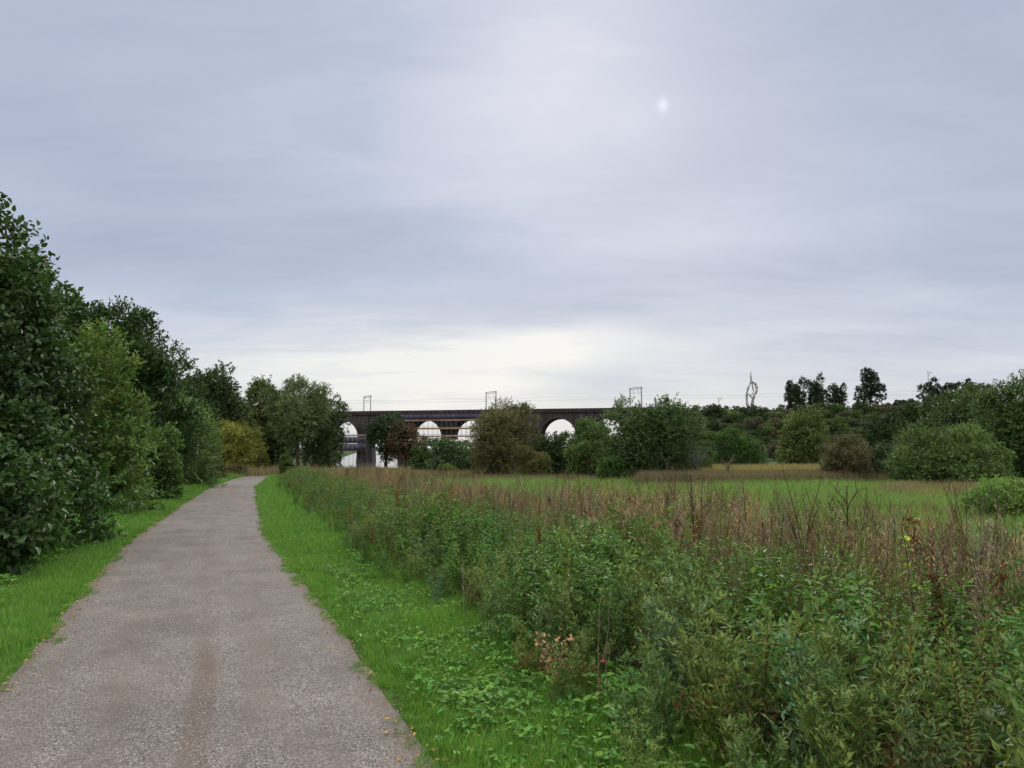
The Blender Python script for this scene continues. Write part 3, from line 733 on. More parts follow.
def fluffy(hh=1.2, col=(.25, .195, .14), ns=7):
    """seeded willowherb: dry stems with curled seed pods up the top half"""
    b = MB()
    for s in range(ns):
        h = hh * R.uniform(.75, 1.08); f = stem(b, h, .0035, R.uniform(.02, .2), (.16, .09, .055), *R.normal(0, .09, 2))
        K = 60; t = R.uniform(.35, 1, K); P = f(t); A = R.uniform(0, 6.28, K)
        D = np.stack([np.cos(A), np.sin(A), R.normal(1.3, .5, K)], 1); L = R.uniform(.025, .06, K)
        b.leaves(P, D, rnd_dir(K), L, L * .14, jitcol(col, K, .4), 1, fold=.4)
        K = 22; t = R.uniform(.1, .6, K); P = f(t); A = R.uniform(0, 6.28, K)
        D = np.stack([np.cos(A), np.sin(A), R.normal(-.6, .5, K)], 1); L = R.uniform(.025, .05, K)
        b.leaves(P, D, rnd_dir(K), L, L * .2, jitcol((.09, .055, .032), K, .4), 1, fold=.4)
    return b.mesh('seeded_willowherb', [M_leaf, M_dry])
def blades(n, h0, h1, sp, w, cols, bend=.4, heads=0, nseg=3):
    b = MB()
    a = R.uniform(0, 6.28, n); x0 = R.normal(0, sp, (n, 2)); h = R.uniform(h0, h1, n); bd = R.uniform(.05, bend, n) * h
    ci = R.integers(0, len(cols), n); c = np.asarray(cols)[ci] * R.uniform(.7, 1.3, (n, 1))
    dirx = np.stack([np.cos(a), np.sin(a), 0 * a], 1); side = np.stack([-np.sin(a), np.cos(a), 0 * a], 1)
    V = []
    for q in range(nseg + 1):
        t = q / nseg
        p = np.concatenate([x0, (h * t - .01)[:, None]], 1) + dirx * (bd * t * t)[:, None]; p[:, 2] -= bd * t * t * .35
        ww = w * (1 - t * .92) / 2
        V += [p - side * ww, p + side * ww]
    V = np.stack(V, 1).reshape(-1, 3); k = 2 * (nseg + 1)
    base = (np.arange(n) * k)[:, None]
    Fc = np.concatenate([base + np.array([2 * q, 2 * q + 1, 2 * q + 3, 2 * q + 2]) for q in range(nseg)])
    b.add(V, Fc, np.repeat(c, k, 0))
    if heads:
        m_ = R.random(n) < heads; top = V.reshape(n, k, 3)[m_, -1]; m2 = m_.sum()
        for j in range(4):
            P = top - np.array([0, 0, .03]) * j + R.normal(0, .005, (m2, 3)); L = R.uniform(.03, .05, m2)
            b.leaves(P, np.array([0, 0, 1.]) + R.normal(0, .4, (m2, 3)), rnd_dir(m2), L, L * .3, c[m_] * 1.15)
    return b
def lowleaf(col=(.065, .16, .03), n=22, h=.13, L=.045, sp=.12, six=True):
    b = MB()
    P = np.concatenate([R.normal(0, sp, (n, 2)), R.uniform(.3, 1, (n, 1)) * h], 1)
    for p in P[::2]: b.tube([(p[0] * .5, p[1] * .5, -.01), p], [.002, .0012], 3, (.06, .09, .03), 1)
    for j in range(3):
        A = R.uniform(0, 6.28, n); D = np.stack([np.cos(A), np.sin(A), R.normal(0, .25, n)], 1)
        LL = L * R.uniform(.6, 1.2, n); b.leaves(P, D, np.array([0, 0, 1.]) + R.normal(0, .3, (n, 3)), LL, LL * .72, jitcol(col, n, .3), six=six)
    return b.mesh('leafy_herb', [M_leaf, M_dry])
V_ = 4
PL = {
 'nettle_plant': [nettle(R.uniform(.85, 1.0)) for _ in range(V_)],
 'mugwort_plant': [mugwort(R.uniform(.85, 1.05)) for _ in range(V_)] + [mugwort(.95, (.05, .095, .045), (.09, .14, .075)), mugwort(.9, (.13, .17, .06), (.09, .13, .04), brown=1)],
 'willowherb_plant': [willowherb(R.uniform(.9, 1.1)) for _ in range(V_)] + [willowherb(1.0, (.13, .15, .04), (.09, .12, .035))],
 'dock_stalk': [dock(R.uniform(1.0, 1.25)) for _ in range(3)] + [dock(1.0, (.10, .055, .035))],
 'dead_stalk': [deadstalk(R.uniform(1.05, 1.3)) for _ in range(V_)] + [deadstalk(1.3, (.09, .07, .05), 2), deadstalk(1.5, (.06, .045, .035), 2, 5, .005, 6, .35), deadstalk(1.45, (.085, .05, .035), 3, 4, .004, 10, .3)],
 'seeded_willowherb': [fluffy(R.uniform(1.0, 1.2)) for _ in range(V_)] + [fluffy(1.1, (.12, .08, .055))],
 'straw_grass': [blades(34, .6, 1.05, .09, .006, [(.28, .235, .155), (.21, .17, .11), (.13, .14, .06)], .35, .5).mesh('straw_grass', [M_dry]) for _ in range(3)],
 'leafy_herb': [lowleaf() for _ in range(3)] + [lowleaf((.075, .15, .035))],
}
LAB = {
 'nettle_plant': ('nettle', 'leafy green nettle standing in the dense weed bank right of the path', 'nettles in the weed bank'),
 'mugwort_plant': ('mugwort', 'bushy grey green mugwort with fine leaves in the weed bank', 'mugwort plants in the weed bank'),
 'willowherb_plant': ('willowherb', 'yellow green willowherb with narrow leaves up its stems in the weed bank', 'green willowherb in the weed bank'),
 'dock_stalk': ('dock', 'rust red seeded dock stalk among the dry weeds', 'rusty dock stalks'),
 'dead_stalk': ('dead stalk', 'thin grey brown dead stalk with bare side twigs in the dry weed belt', 'dead stalks in the dry belt'),
 'seeded_willowherb': ('willowherb', 'dry tan willowherb gone to seed in the dry weed belt', 'dry willowherb in the dry belt'),
 'straw_grass': ('grass clump', 'clump of tall straw coloured grass among the dry stalks', 'straw grass clumps'),
 'leafy_herb': ('herb', 'low broad leaved green herb at the edge of the verge grass', 'low herbs along the verge'),
}
used_proto = {}
def plant(kind, x, y, s=1.0, vi=None, label=None, sz=None):
    ms = PL[kind]; me = ms[int(R.integers(len(ms))) if vi is None else vi]
    o = bpy.data.objects.new(kind, me); COL.objects.link(o)
    o.location = (x, y, float(gz(x, y))); o.rotation_euler = (R.normal(0, .11), R.normal(0, .11), R.uniform(0, 6.28)); o.scale = (s, s, sz or s)
    c, l, g = LAB[kind]
    if kind == 'leafy_herb': tag(o, l, c, kind='stuff')
    else: tag(o, label or l, c, None if label else g)
    used_proto.setdefault((kind, ms.index(me)), o)
    return o

def scatter(name, label, cat, pts, scl, srcs, tilt=.1):
    """one object: source meshes instanced at the points (uncountable growth)"""
    n = len(pts)
    me = bpy.data.meshes.new(name); me.vertices.add(n); me.vertices.foreach_set('co', np.asarray(pts, np.float32).ravel())
    a = me.attributes.new('rot', 'FLOAT_VECTOR', 'POINT'); rot = np.stack([R.normal(0, tilt, n), R.normal(0, tilt, n), R.uniform(0, 6.28, n)], 1); a.data.foreach_set('vector', rot.ravel().astype(np.float32))
    a = me.attributes.new('scl', 'FLOAT', 'POINT'); a.data.foreach_set('value', np.asarray(scl, np.float32))
    a = me.attributes.new('pid', 'INT', 'POINT'); a.data.foreach_set('value', R.integers(0, len(srcs), n).astype(np.int32))
    o = bpy.data.objects.new(name, me); COL.objects.link(o); tag(o, label, cat, kind='stuff')
    ng = bpy.data.node_groups.new(name, 'GeometryNodeTree')
    ng.interface.new_socket('Geometry', in_out='INPUT', socket_type='NodeSocketGeometry'); ng.interface.new_socket('Geometry', in_out='OUTPUT', socket_type='NodeSocketGeometry')
    gi = ng.nodes.new('NodeGroupInput'); go = ng.nodes.new('NodeGroupOutput')
    ip = ng.nodes.new('GeometryNodeInstanceOnPoints'); jn = ng.nodes.new('GeometryNodeJoinGeometry')
    for s in srcs:
        oi = ng.nodes.new('GeometryNodeObjectInfo'); oi.inputs['Object'].default_value = s; oi.inputs['As Instance'].default_value = True
        oi.transform_space = 'ORIGINAL'; ng.links.new(oi.outputs['Geometry'], jn.inputs[0])
    def na(nm, dt):
        q = ng.nodes.new('GeometryNodeInputNamedAttribute'); q.data_type = dt; q.inputs['Name'].default_value = nm; return q.outputs['Attribute']
    ng.links.new(gi.outputs[0], ip.inputs['Points']); ng.links.new(jn.outputs[0], ip.inputs['Instance'])
    ip.inputs['Pick Instance'].default_value = True
    ng.links.new(na('pid', 'INT'), ip.inputs['Instance Index']); ng.links.new(na('rot', 'FLOAT_VECTOR'), ip.inputs['Rotation']); ng.links.new(na('scl', 'FLOAT'), ip.inputs['Scale'])
    ng.links.new(ip.outputs[0], go.inputs[0])
    md = o.modifiers.new('growth', 'NODES'); md.node_group = ng
    return o

def inview(x, y, m=60):
    px = 512 + F * x / np.maximum(y, .1)
    return (px > -m) & (px < 1024 + m) & (y > 1.5)

# the strip of weeds: jittered grid in (lateral, along)
mass = {k: ([], []) for k in PL}
indiv = {k: [] for k in PL}
sp = .27
for y in np.arange(1.2, 66, sp):
    if y > 14 and (int(y / sp) % 2): continue
    if y > 34 and (int(y / sp) % 4): continue
    for d in np.arange(1.9, 9.2, sp):
        yy = y + R.uniform(-.5, .5) * sp * (1 if y < 14 else 2 if y < 34 else 4); dd = d + R.uniform(-.5, .5) * sp
        wob = snoise(yy, 0, 1.3) * .22
        if dd < 2.4 + wob - .1 - .35 * sstep(7 - yy, 0, 2): continue
        x = xc(yy) + dd / .94; outer = 7.9 + snoise(yy, 3, 3) * .5 - .15 * max(0, 8 - yy)
        if dd > outer: continue
        if not inview(x, yy, 200): continue
        g = sstep(dd + snoise(x, yy, .9) * .7, 4.3, 6.2)          # 0 green, 1 dry
        h = .84 + .2 * snoise(x, yy, .9)
        h *= (.36 + .64 * sstep(dd, 1.9, 3.7)) if yy > 7 else (.45 + .55 * sstep(dd, 1.9, 3.0))
        q = R.random(); u = R.random()
        if dd < 2.7 + wob and u < .35: k = 'leafy_herb'; h *= 1.9
        elif q > g:
            nz_ = snoise(x + 50, yy, .8)
            k = 'mugwort_plant' if nz_ > .15 else 'nettle_plant'
            if u < .22 + .3 * g: k = 'willowherb_plant'
            if u > .975: k = 'dock_stalk'
            if u > .955 and dd > 3.2 and k != 'dock_stalk': k = 'dead_stalk'
        else:
            k = 'seeded_willowherb' if u < .42 else 'straw_grass' if u < .64 else 'dead_stalk' if u < .81 else 'dock_stalk' if u < .90 else 'willowherb_plant' if u < .96 else 'mugwort_plant'
            h *= .99
        indiv[k].append((yy, x, h))
for _ in range(130):                                  # taller stalks standing clear of the dry belt
    yy = 4.5 + 24 * R.random() ** 1.4; dd = R.uniform(4.4, 7.6); x = xc(yy) + dd / .94
    if inview(x, yy, 20): indiv['dead_stalk'].append((yy, x, R.uniform(.85, 1.12)))
near_lim = {'nettle_plant': 7.0, 'mugwort_plant': 7.6, 'willowherb_plant': 8.5, 'dock_stalk': 13, 'dead_stalk': 12, 'seeded_willowherb': 9.5, 'straw_grass': 9, 'leafy_herb': 0}
print('WEEDS', {k: len(v) for k, v in indiv.items()})
for k, v in indiv.items():
    v.sort()
    c = 0
    for (yy, x, h) in v:
        if yy < near_lim[k] and c < 230: plant(k, x, yy, h * .97 + R.uniform(-.06, .06)); c += 1
        else: mass[k][0].append((x, yy, float(gz(x, yy)))); mass[k][1].append(h * (1.0 if yy < 34 else 1.1))
    print(k, c, len(mass[k][0]))
def srcs(kind):
    out = []
    for i in range(len(PL[kind])):
        if (kind, i) not in used_proto: plant(kind, xc(14 + i) + 4.6 + .4 * i, 14 + i, .9, i)
        out.append(used_proto[(kind, i)])
    return out
STUFF = {'nettle_plant': ('nettle_growth', 'mass of green nettles further along the weed bank'), 'mugwort_plant': ('mugwort_growth', 'mass of grey green mugwort further along the weed bank'),
         'willowherb_plant': ('willowherb_growth', 'mass of yellow green willowherb further along the weed bank'), 'dock_stalk': ('dock_growth', 'distant rust red dock stalks in the dry belt'),
         'dead_stalk': ('dry_stalk_growth', 'distant grey dead stalks in the dry belt'), 'seeded_willowherb': ('seeded_growth', 'distant tan willowherb gone to seed in the dry belt'),
         'straw_grass': ('straw_growth', 'distant straw coloured grass in the dry belt'), 'leafy_herb': ('herb_growth', 'low green herbs carpeting the edges of the verges')}

# low herbs: right verge near the weeds, left verge foot
for _ in range(420):
    y = R.uniform(2.4, 9) if R.random() < .6 else R.uniform(9, 40)
    d = R.uniform(1.55, 2.4); x = xc(y) + d / .94
    mass['leafy_herb'][0].append((x, y, float(gz(x, y)))); mass['leafy_herb'][1].append(R.uniform(.45, .9))
for _ in range(1500):
    y = R.uniform(5, 22) if R.random() < .7 else R.uniform(22, 72)
    d = -R.uniform(2.05, 3.9); x = xc(y) + d / .94
    mass['leafy_herb'][0].append((x, y, float(gz(x, y)))); mass['leafy_herb'][1].append(R.uniform(.7, 1.6) * (.6 + .5 * (-d - 2.05)))
for _ in range(260):
    y = R.uniform(7, 70); d = -R.uniform(2.9, 4.6); x = xc(y) + d / .94; k = 'nettle_plant' if R.random() < .7 else 'mugwort_plant'
    mass[k][0].append((x, y, float(gz(x, y)))); mass[k][1].append(R.uniform(.35, .6))
for k, (p_, s_) in mass.items():
    if p_: scatter(STUFF[k][0], STUFF[k][1], 'weeds', p_, s_, srcs(k))

# distinct stalks in front of the rest
def big_dead(px, Y, h, label, r=.009, nb=7, col=(.07, .055, .04), bl=.45, spread=.7, lean=.1):
    X = at(px, 448, Y)[0]; b = MB()
    f = stem(b, h, r, lean, col, k=6, n=8, mat=0)
    for i in range(nb):
        t = .42 + .5 * i / nb; p = f(np.array([t]))[0]; a = i * 2.4 + R.normal(0, .4); l = bl * R.uniform(.6, 1.15) * (1.25 - t)
        d = np.array([math.cos(a) * spread, math.sin(a) * spread * .7, .7]); m_ = p + d * l * .5 + R.normal(0, .015, 3); e = p + d * l + [0, 0, .03]
        b.tube([p, m_, e], [r * .55, r * .42, r * .22], 5, col)
        for j in range(5):
            s0 = m_ + (e - m_) * R.random(); e2 = s0 + (d + R.normal(0, .7, 3)) * l * .35; b.tube([s0, (s0 + e2) / 2 + R.normal(0, .01, 3), e2], [r * .25, r * .2, r * .1], 4, col)
    o = b.build('dead_stalk', M_dry); o.location = (X, Y, float(gz(X, Y))); tag(o, label, 'dead stalk')
big_dead(842, 7.6, 1.36, 'tallest dark branched dead stem spreading above the dry belt', .012, 10, (.045, .036, .03), .62)
big_dead(810, 7.4, 1.2, 'slanting dark dead stem left of the tallest branched one', .009, 7, (.05, .04, .032), .55, lean=.35)
big_dead(693, 8.6, 1.44, 'thick dark upright dead stem with short twigs near the middle of the dry belt', .013, 5, (.05, .04, .035), .25, .35, lean=.03)
big_dead(698, 8.4, 1.36, 'slimmer dark stem touching the thick upright one', .008, 5, (.06, .05, .04), .25, .35, lean=.05)
big_dead(745, 8.8, 1.38, 'single dark upright stalk between the thick stem and the branched stem', .008, 4, (.05, .042, .035), .2, .3, lean=.03)
big_dead(583, 10.5, 1.45, 'dark thin stalk sticking above the dry belt left of centre', .008, 6, (.06, .05, .04), .3)
big_dead(812, 5.3, .98, 'pale bare stem standing among the green weeds at right', .007, 3, (.32, .28, .20), .2, .4, lean=.02)
big_dead(596, 4.9, .78, 'pale bare stem low in the green weeds near the verge', .004, 2, (.24, .21, .16), .15, .4, lean=.02)
big_dead(603, 4.95, .76, 'second pale bare stem leaning against its neighbour low in the weeds', .0035, 2, (.22, .19, .15), .12, .4, lean=.05)
big_dead(465, 7.0, .8, 'pale stem at the dark hollow of the weed bank edge', .004, 2, (.24, .21, .17), .15, .4, lean=.03)
# yellow leaved stem
X = at(908, 448, 6.2)[0]; b = MB(); f = stem(b, 1.1, .007, .12, (.05, .035, .025), k=5, n=7, mat=0)
K = 16; P = f(R.uniform(.5, .92, K)); A = R.uniform(0, 6.28, K); D = np.stack([np.cos(A), np.sin(A), R.normal(.1, .3, K)], 1); L = R.uniform(.035, .07, K)
root = b.build('yellow_leaf_stem', M_dry); root.location = (X, 6.2, float(gz(X, 6.2))); tag(root, 'dark stem with bright yellow green leaves near the right edge', 'plant')
b = MB(); b.leaves(P, D, np.array([0, 0, 1.]) + R.normal(0, .4, (K, 3)), L, L * .75, jitcol((.20, .30, .03), K, .3), six=True); b.build('leaf', M_leaf, root)
X = at(597, 448, 4.75)[0]; b = MB(); f = stem(b, .42, .003, .03, (.2, .05, .05), k=4, n=4, mat=0); P = f(np.array([.95] * 7)) + R.normal(0, .006, (7, 3))
root = b.build('pink_flower', M_dry); root.location = (X, 4.75, float(gz(X, 4.75))); tag(root, 'tiny pink flower low beside the two pale stems', 'flower')
b = MB(); b.leaves(P, rnd_dir(7), rnd_dir(7), .016, .012, (.7, .12, .22), six=True); b.build('petal', M_leaf, root)
# curled brown leaved plant
for px, Y, s_, lb in ((772, 4.6, .75, 'withered plant with curled pale brown leaves low in the green weeds'), (560, 5.2, .55, 'withered brownish plant at the verge side of the weed bank')):
    b = MB()
    for s in range(5):
        f = stem(b, .8, .004, .2, (.2, .15, .1), *R.normal(0, .1, 2), mat=0); K = 30; P = f(R.uniform(.3, 1, K)) + R.normal(0, .04, (K, 3)); L = R.uniform(.035, .07, K); D = rnd_dir(K); D[:, 2] -= .5
        b.leaves(P, D, rnd_dir(K), L, L * .6, jitcol((.26, .19, .13), K, .35), six=True, fold=.5)
    X = at(px, 448, Y)[0]; o = b.build('withered_plant', M_dry); o.location = (X, Y, float(gz(X, Y))); o.scale = (s_, s_, s_); tag(o, lb, 'plant')

# ------------------------------------------------------------------ grass
gcol = [(.095, .26, .03), (.125, .30, .04), (.065, .19, .025), (.17, .26, .065), (.085, .22, .035)]
tufts = []
for i in range(4):
    y = 5 + i * .7; x = xc(y) + 1.75 + .08 * i
    o = blades(42, .035, .095, .035, .0045, gcol, .7).build('grass', M_grass); o.location = (x, y, float(gz(x, y))); tag(o, 'tuft of short bright grass in the verge', 'grass', kind='stuff'); tufts.append(o)
pts = []; scl = []
def verge_pts(y0, y1, dens, s0, s1):
    for side in (-1, 1):
        n = int((y1 - y0) * 1.6 * dens)
        y = R.uniform(y0, y1, n); d = R.uniform(1.1, 3.0, n)
        keep = (snoise(y, d * 3 * side, .25) * .1 + d) > 1.24
        y, d = y[keep], d[keep]; x = xc(y) + side * d / .94
        k = inview(x, y, 120); x, y, d = x[k], y[k], d[k]
        pts.append(np.stack([x, y, gz(x, y)], 1)); scl.append(R.uniform(s0, s1, len(x)) * (.55 + .5 * sstep(d, 1.2, 1.6)) * (1 + .35 * snoise(x, y, .5)))
verge_pts(2.6, 8, 620, .8, 1.3); verge_pts(8, 16, 300, .95, 1.5); verge_pts(16, 36, 120, 1.3, 2.0); verge_pts(36, 100, 45, 2, 3)
scatter('verge_grass', 'short bright green grass on both verges of the path', 'grass', np.concatenate(pts), np.concatenate(scl), tufts, .15)
mt = []
for i in range(4):
    y = 12 + i; x = xc(y) + 9.2
    o = blades(46, .15, .4, .14, .006, [(.13, .30, .06), (.11, .26, .05), (.17, .29, .085), (.24, .25, .12)], .6, .1).build('grass', M_grass); o.location = (x, y, float(gz(x, y))); tag(o, 'tuft of taller meadow grass', 'grass', kind='stuff'); mt.append(o)
pts = []; scl = []
for y0, y1, dens, s in ((6, 22, 22, .8), (22, 50, 7, 1.1), (50, 118, 2.2, 1.0)):
    A_ = (y1 - y0) * ((y1 + y0) / 2 * 1.5)
    n = int(A_ * dens); y = R.uniform(y0, y1, n); x = R.uniform(-.25, .78, n) * y
    k = (lat(x, y) > 7.7) & (gz(x, y) > -3.5); x, y = x[k], y[k]
    pts.append(np.stack([x, y, gz(x, y)], 1)); scl.append(s * R.uniform(.6, 1.2, len(x)) * (1 + .3 * snoise(x, y, 6)))
pts = np.concatenate(pts); scl = np.concatenate(scl); print('meadow', len(pts))
scatter('meadow_grass', 'light green meadow grass in the field behind the dry weeds', 'grass', pts, scl, mt)
# straw belt and low scrub at the far field edge
st = []
for i in range(3):
    y = 60 + i; x = 20 + i * 3
    cc = [[(.30, .25, .13), (.24, .21, .09), (.18, .18, .06)], [(.17, .14, .10), (.20, .165, .125), (.11, .12, .06)], [(.25, .23, .09), (.28, .24, .13)]][i]
    o = blades(60, .4, 1.1, .35, .03, cc, .4).build('grass', M_grass); o.location = (x, y, float(gz(x, y))); tag(o, 'tuft of straw coloured field grass', 'grass', kind='stuff'); st.append(o)
def belt(px0, px1, Y0, Y1, n, s0, s1, src, name, label):
    px = R.uniform(px0, px1, n); y = R.uniform(Y0, Y1, n); x = (px - 512) / F * y
    scatter(name, label, 'grass', np.stack([x, y, gz(x, y)], 1), R.uniform(s0, s1, n), src)
belt(690, 838, 55, 96, 4600, .7, 1.15, [st[0], st[2]], 'straw_grass_belt', 'pale yellow straw grass belt before the embankment trees')
belt(640, 905, 43, 51, 3800, .55, .95, [st[1]], 'brown_weed_belt', 'low grey brown weeds edging the far side of the meadow')
belt(880, 1100, 28, 36, 1300, .35, .7, [st[1], st[2]], 'brown_weed_belt', 'low mixed weeds along the foot of the big willow bush')
belt(450, 660, 52, 60, 2000, .3, .6, [st[1]], 'brown_weed_belt', 'low brown weeds under the middle trees')
belt(300, 480, 60, 92, 1800, .5, .9, [st[1], st[0]], 'brown_weed_belt', 'brown and straw weeds before the river trees')
belt(150, 300, 70, 110, 500, .7, 1.3, [st[1], st[2]], 'brown_weed_belt', 'rough grass under the trees beyond the path bend')

n = 800; y = 12 + 40 * R.random(n); x = R.uniform(-.1, .75, n) * y; k = (lat(x, y) > 8.5) & (snoise(x, y, 2.5) > .25); x, y = x[k], y[k]
scatter('meadow_tussocks', 'scattered straw and rough green tussocks dotted over the meadow', 'grass', np.stack([x, y, gz(x, y)], 1), R.uniform(.2, .6, len(x)), st)
# loose stones and fallen leaves
def stone(r):
    import bmesh
    bm = bmesh.new(); bmesh.ops.create_icosphere(bm, subdivisions=1, radius=r)
    for v in bm.verts: v.co = (v.co.x * R.uniform(.7, 1.3), v.co.y * R.uniform(.7, 1.3), v.co.z * R.uniform(.4, .8))
    me = bpy.data.meshes.new('stone'); bm.to_mesh(me); bm.free(); return me
mst = bark('loose_stone', (.16, .14, .135), (.42, .39, .38), 60)
so = []
for i in range(4):
    me = stone(.008); me.materials.append(mst); o = bpy.data.objects.new('gravel', me); COL.objects.link(o); y = 4.2 + i * .5; x = xc(y) + .3 * i; o.location = (x, y, -.015 * y + .028); tag(o, 'loose pale gravel stone on the path', 'gravel', kind='stuff'); so.append(o)
n = 9000; y = 2.6 + 14 * R.random(n) ** 1.6; u = np.clip(R.normal(0, .75, n), -1.35, 1.35); x = xc(y) + u
u = lat(x, y); scatter('gravel', 'loose small stones scattered over the gravel path', 'gravel', np.stack([x, y, -.015 * y + .006 + .02 * (1 - np.clip(u / 1.25, -1, 1) ** 2)], 1), R.uniform(.3, 1.1, n) ** 1.5, so, .5)
b = MB(); n = 1100; y = 3 + 30 * R.random(n) ** 1.5; side = np.where(R.random(n) < .65, -1, 1); d = side * (1.24 + R.normal(0, .07, n)); x = xc(y) + d / .94
P = np.stack([x, y, -.015 * y + .018 + R.uniform(0, .012, n)], 1); D = rnd_dir(n); D[:, 2] *= .15; Nn = np.array([0, 0, 1.]) + R.normal(0, .3, (n, 3)); L = R.uniform(.02, .045, n)
b.leaves(P, D, Nn, L, L * .55, jitcol((.22, .13, .055), n, .4), six=True)
tag(b.build('fallen_leaves', M_dry), 'small brown fallen leaves along both edges of the path', 'leaves', kind='stuff')

# ------------------------------------------------------------------ light
sd = ray(663, 105); sd = sd / np.linalg.norm(sd)
sel = math.asin(sd[2]); saz = math.atan2(sd[0], sd[1])
sl = bpy.data.lights.new('sun', 'SUN'); sl.energy = 1.5; sl.angle = rad(18); sl.color = (1, .96, .9)
so_ = bpy.data.objects.new('sun', sl); COL.objects.link(so_)
from mathutils import Vector
so_.rotation_euler = Vector((-sd[0], -sd[1], -sd[2])).to_track_quat('-Z', 'Y').to_euler()

w = bpy.data.worlds.new('World'); sc.world = w; w.use_nodes = True
nt = w.node_tree; ns = nt.nodes; lk = nt.links; ns.clear()
tc = ns.new('ShaderNodeTexCoord'); sep = ns.new('ShaderNodeSeparateXYZ')
nv = ns.new('ShaderNodeVectorMath'); nv.operation = 'NORMALIZE'; lk.new(tc.outputs['Generated'], nv.inputs[0]); lk.new(nv.outputs[0], sep.inputs[0])
def M(op, a, b=None, c=None, clamp=False):
    q = ns.new('ShaderNodeMath'); q.operation = op; q.use_clamp = clamp
    for i, v in enumerate((a, b, c)):
        if v is None: continue
        if isinstance(v, (int, float)): q.inputs[i].default_value = v
        else: lk.new(v, q.inputs[i])
    return q.outputs[0]
X_, Y_, Z_ = sep.outputs
az = M('ARCTAN2', X_, Y_); el = M('ARCSINE', Z_)
den = M('ADD', M('MAXIMUM', Z_, 0.0), .16)
cv = ns.new('ShaderNodeCombineXYZ'); lk.new(M('DIVIDE', X_, den), cv.inputs[0]); lk.new(M('DIVIDE', Y_, den), cv.inputs[1])
def noise(scale, det, rough, off, sx=1, sy=1, dist=.0):
    mp = ns.new('ShaderNodeMapping'); mp.inputs['Location'].default_value = (off, off * .7, off); mp.inputs['Scale'].default_value = (sx, sy, 1); mp.inputs['Rotation'].default_value = (0, 0, .25)
    q = ns.new('ShaderNodeTexNoise'); q.inputs['Scale'].default_value = scale; q.inputs['Detail'].default_value = det; q.inputs['Roughness'].default_value = rough; q.inputs['Distortion'].default_value = dist
    lk.new(cv.outputs[0], mp.inputs[0]); lk.new(mp.outputs[0], q.inputs['Vector']); return q.outputs['Fac']
n1 = noise(.75, 5, .5, 3.1, .8, 1.3, .3); n2 = noise(2.2, 6, .55, 9.3, .7, 1.5, .5); n3 = noise(1.3, 3, .5, 21., 1, 1, .2)
warp = M('MULTIPLY', M('SUBTRACT', n2, .5), .10); warp2 = M('MULTIPLY', M('SUBTRACT', n3, .5), .06)
azw = M('ADD', az, warp); elw = M('ADD', el, M('MULTIPLY', warp2, 1.0))
def blob(px, py, sx, sy, amp, rot=0, azw=azw, elw=elw):
    d = ray(px, py); d = d / np.linalg.norm(d); a0 = math.atan2(d[0], d[1]); e0 = math.asin(d[2])
    da = M('SUBTRACT', azw, a0); de = M('SUBTRACT', elw, e0)
    if rot: da, de = M('ADD', M('MULTIPLY', da, math.cos(rot)), M('MULTIPLY', de, math.sin(rot))), M('SUBTRACT', M('MULTIPLY', de, math.cos(rot)), M('MULTIPLY', da, math.sin(rot)))
    r = M('ADD', M('POWER', M('ABSOLUTE', M('DIVIDE', da, sx / F)), 2.0), M('POWER', M('ABSOLUTE', M('DIVIDE', de, sy / F)), 2.0))
    return M('MULTIPLY', M('EXPONENT', M('MULTIPLY', r, -1.0)), amp)
tone = M('ADD', M('MULTIPLY', M('SUBTRACT', n1, .5), .55), M('MULTIPLY', M('SUBTRACT', n2, .5), .55))
n4 = noise(6.0, 5, .6, 33., .45, 1.6, .6)
tone = M('ADD', tone, M('MULTIPLY', M('SUBTRACT', n4, .5), .11))
tone = M('ADD', tone, .42)
for a in ((545, 60, 120, 130, .42), (470, 140, 120, 90, .10), (60, 150, 230, 130, -.10), (300, 260, 230, 60, -.14), (880, 110, 240, 110, -.14), (760, 215, 160, 26, .03, .18), (600, 262, 150, 26, .08, .12),
          (800, 275, 260, 28, -.22, .06), (600, 305, 110, 16, -.08), (430, 345, 70, 7, -.28), (640, 378, 90, 20, -.06), (985, 330, 150, 45, -.0), (180, 320, 160, 40, .12), (560, 388, 60, 9, -.1),
          (90, 60, 80, 140, -.05), (1010, 230, 90, 50, -.08)):
    tone = M('ADD', tone, blob(*a))
tone = M('MAXIMUM', tone, 0.0)
ramp = ns.new('ShaderNodeValToRGB'); e = ramp.color_ramp.elements
e[0].position = 0; e[0].color = (.36, .42, .57, 1); e[1].position = 1; e[1].color = (.80, .805, .90, 1)
x = e.new(.45); x.color = (.52, .58, .72, 1)
lk.new(tone, ramp.inputs[0])
# bright band low over the valley
hz = M('MULTIPLY', blob(420, 368, 240, 38, .85), M('ADD', -.1, M('MULTIPLY', n2, 2.1)))
hz2 = M('MULTIPLY', blob(490, 350, 115, 22, 1.9), M('ADD', .2, n4)); hz3 = blob(330, 415, 360, 48, .7); hz4 = M('MULTIPLY', blob(900, 390, 400, 90, .6), n2)
streak = M('SUBTRACT', 1.0, blob(425, 347, 110, 10, .3)); 
st2 = M('SUBTRACT', 1.0, blob(620, 380, 80, 26, .55))
hsum = M('MULTIPLY', M('MULTIPLY', M('ADD', M('ADD', hz, hz2), M('ADD', hz3, hz4)), streak), st2)
hsum = M('MINIMUM', M('MULTIPLY', hsum, .8), 1.0)
mx = ns.new('ShaderNodeMix'); mx.data_type = 'RGBA'; mx.inputs['B'].default_value = (.90, .90, .88, 1); lk.new(hsum, mx.inputs['Factor']); lk.new(ramp.outputs[0], mx.inputs['A'])
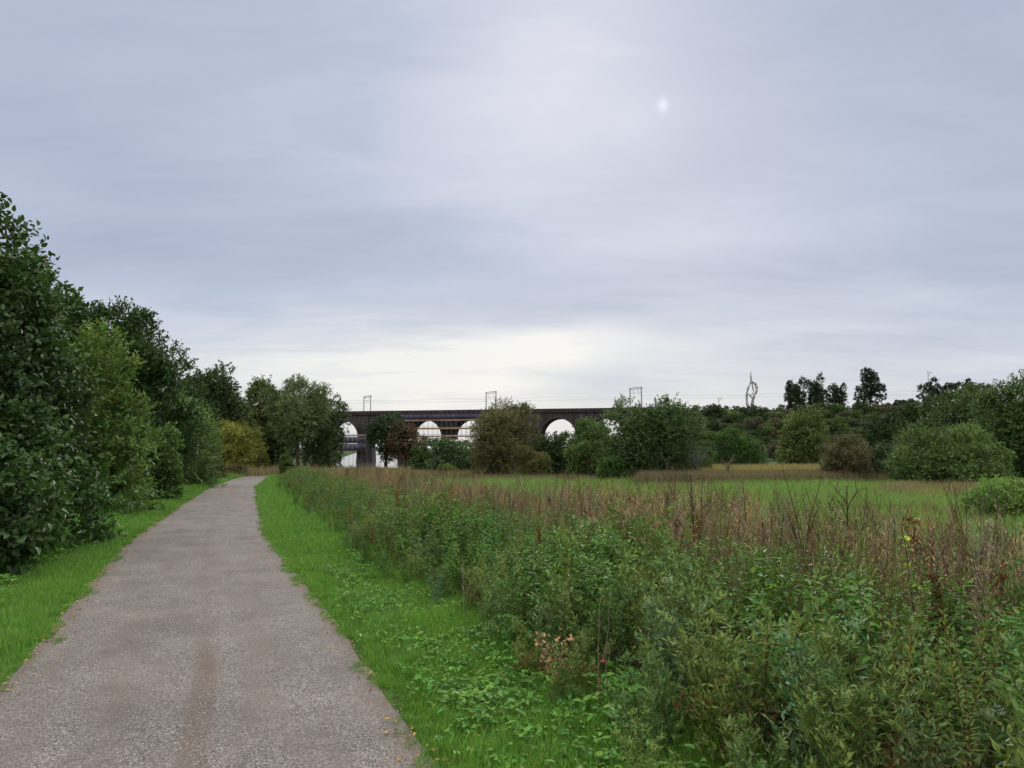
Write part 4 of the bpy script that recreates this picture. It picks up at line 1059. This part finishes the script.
# the sun glimmering through
g1 = blob(663, 105, 5, 6, .2, 0, az, el); g2 = blob(655, 120, 40, 30, .03)
neu = ns.new('ShaderNodeMix'); neu.data_type = 'RGBA'; neu.inputs['B'].default_value = (.60, .555, .50, 1); lk.new(mx.outputs['Result'], neu.inputs['A']); lk.new(M('MAXIMUM', M('MULTIPLY', M('SUBTRACT', Z_, .54), 4.0, None, True), M('MULTIPLY', M('SUBTRACT', .1, Y_), 2.0, None, True)), neu.inputs['Factor'])
gs = ns.new('ShaderNodeVectorMath'); gs.operation = 'SCALE'; gs.inputs[0].default_value = (1, 1, .95); lk.new(M('ADD', g1, g2), gs.inputs['Scale'])
ad = ns.new('ShaderNodeVectorMath'); ad.operation = 'ADD'; lk.new(neu.outputs['Result'], ad.inputs[0]); lk.new(gs.outputs[0], ad.inputs[1])
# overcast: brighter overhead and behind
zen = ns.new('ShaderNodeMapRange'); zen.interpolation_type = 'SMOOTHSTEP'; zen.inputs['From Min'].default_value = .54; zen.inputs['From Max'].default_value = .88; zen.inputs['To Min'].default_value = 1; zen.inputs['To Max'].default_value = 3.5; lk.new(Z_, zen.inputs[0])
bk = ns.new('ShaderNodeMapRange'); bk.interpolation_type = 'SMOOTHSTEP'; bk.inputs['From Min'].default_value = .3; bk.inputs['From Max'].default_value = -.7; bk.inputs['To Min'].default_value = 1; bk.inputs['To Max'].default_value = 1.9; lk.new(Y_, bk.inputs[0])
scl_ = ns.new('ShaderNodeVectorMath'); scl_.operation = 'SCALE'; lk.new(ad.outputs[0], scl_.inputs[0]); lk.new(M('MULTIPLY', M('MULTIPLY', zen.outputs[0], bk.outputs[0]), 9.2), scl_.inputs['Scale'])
sky = ns.new('ShaderNodeTexSky'); sky.sky_type = 'NISHITA'; sky.sun_disc = False; sky.sun_elevation = sel; sky.sun_rotation = saz; sky.air_density = 1; sky.dust_density = 1
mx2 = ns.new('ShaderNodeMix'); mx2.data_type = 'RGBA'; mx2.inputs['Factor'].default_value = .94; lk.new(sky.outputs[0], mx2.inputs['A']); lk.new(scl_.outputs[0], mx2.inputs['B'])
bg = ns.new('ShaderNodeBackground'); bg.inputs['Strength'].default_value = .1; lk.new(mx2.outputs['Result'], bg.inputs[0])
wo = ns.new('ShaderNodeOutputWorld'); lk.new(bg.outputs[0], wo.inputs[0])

# ------------------------------------------------------------------ render settings
sc.render.engine = 'CYCLES'
cy = sc.cycles
cy.use_denoising = True; cy.denoiser = 'OPENIMAGEDENOISE'
cy.max_bounces = 5; cy.diffuse_bounces = 3; cy.glossy_bounces = 2; cy.transmission_bounces = 3; cy.transparent_max_bounces = 4
cy.use_adaptive_sampling = True; cy.adaptive_threshold = .02
cy.caustics_reflective = False; cy.caustics_refractive = False
sc.render.use_persistent_data = False
vs = sc.view_settings; vs.view_transform = 'Standard'; vs.look = 'None'; vs.exposure = .07; vs.gamma = 1; vs.use_curve_mapping = False
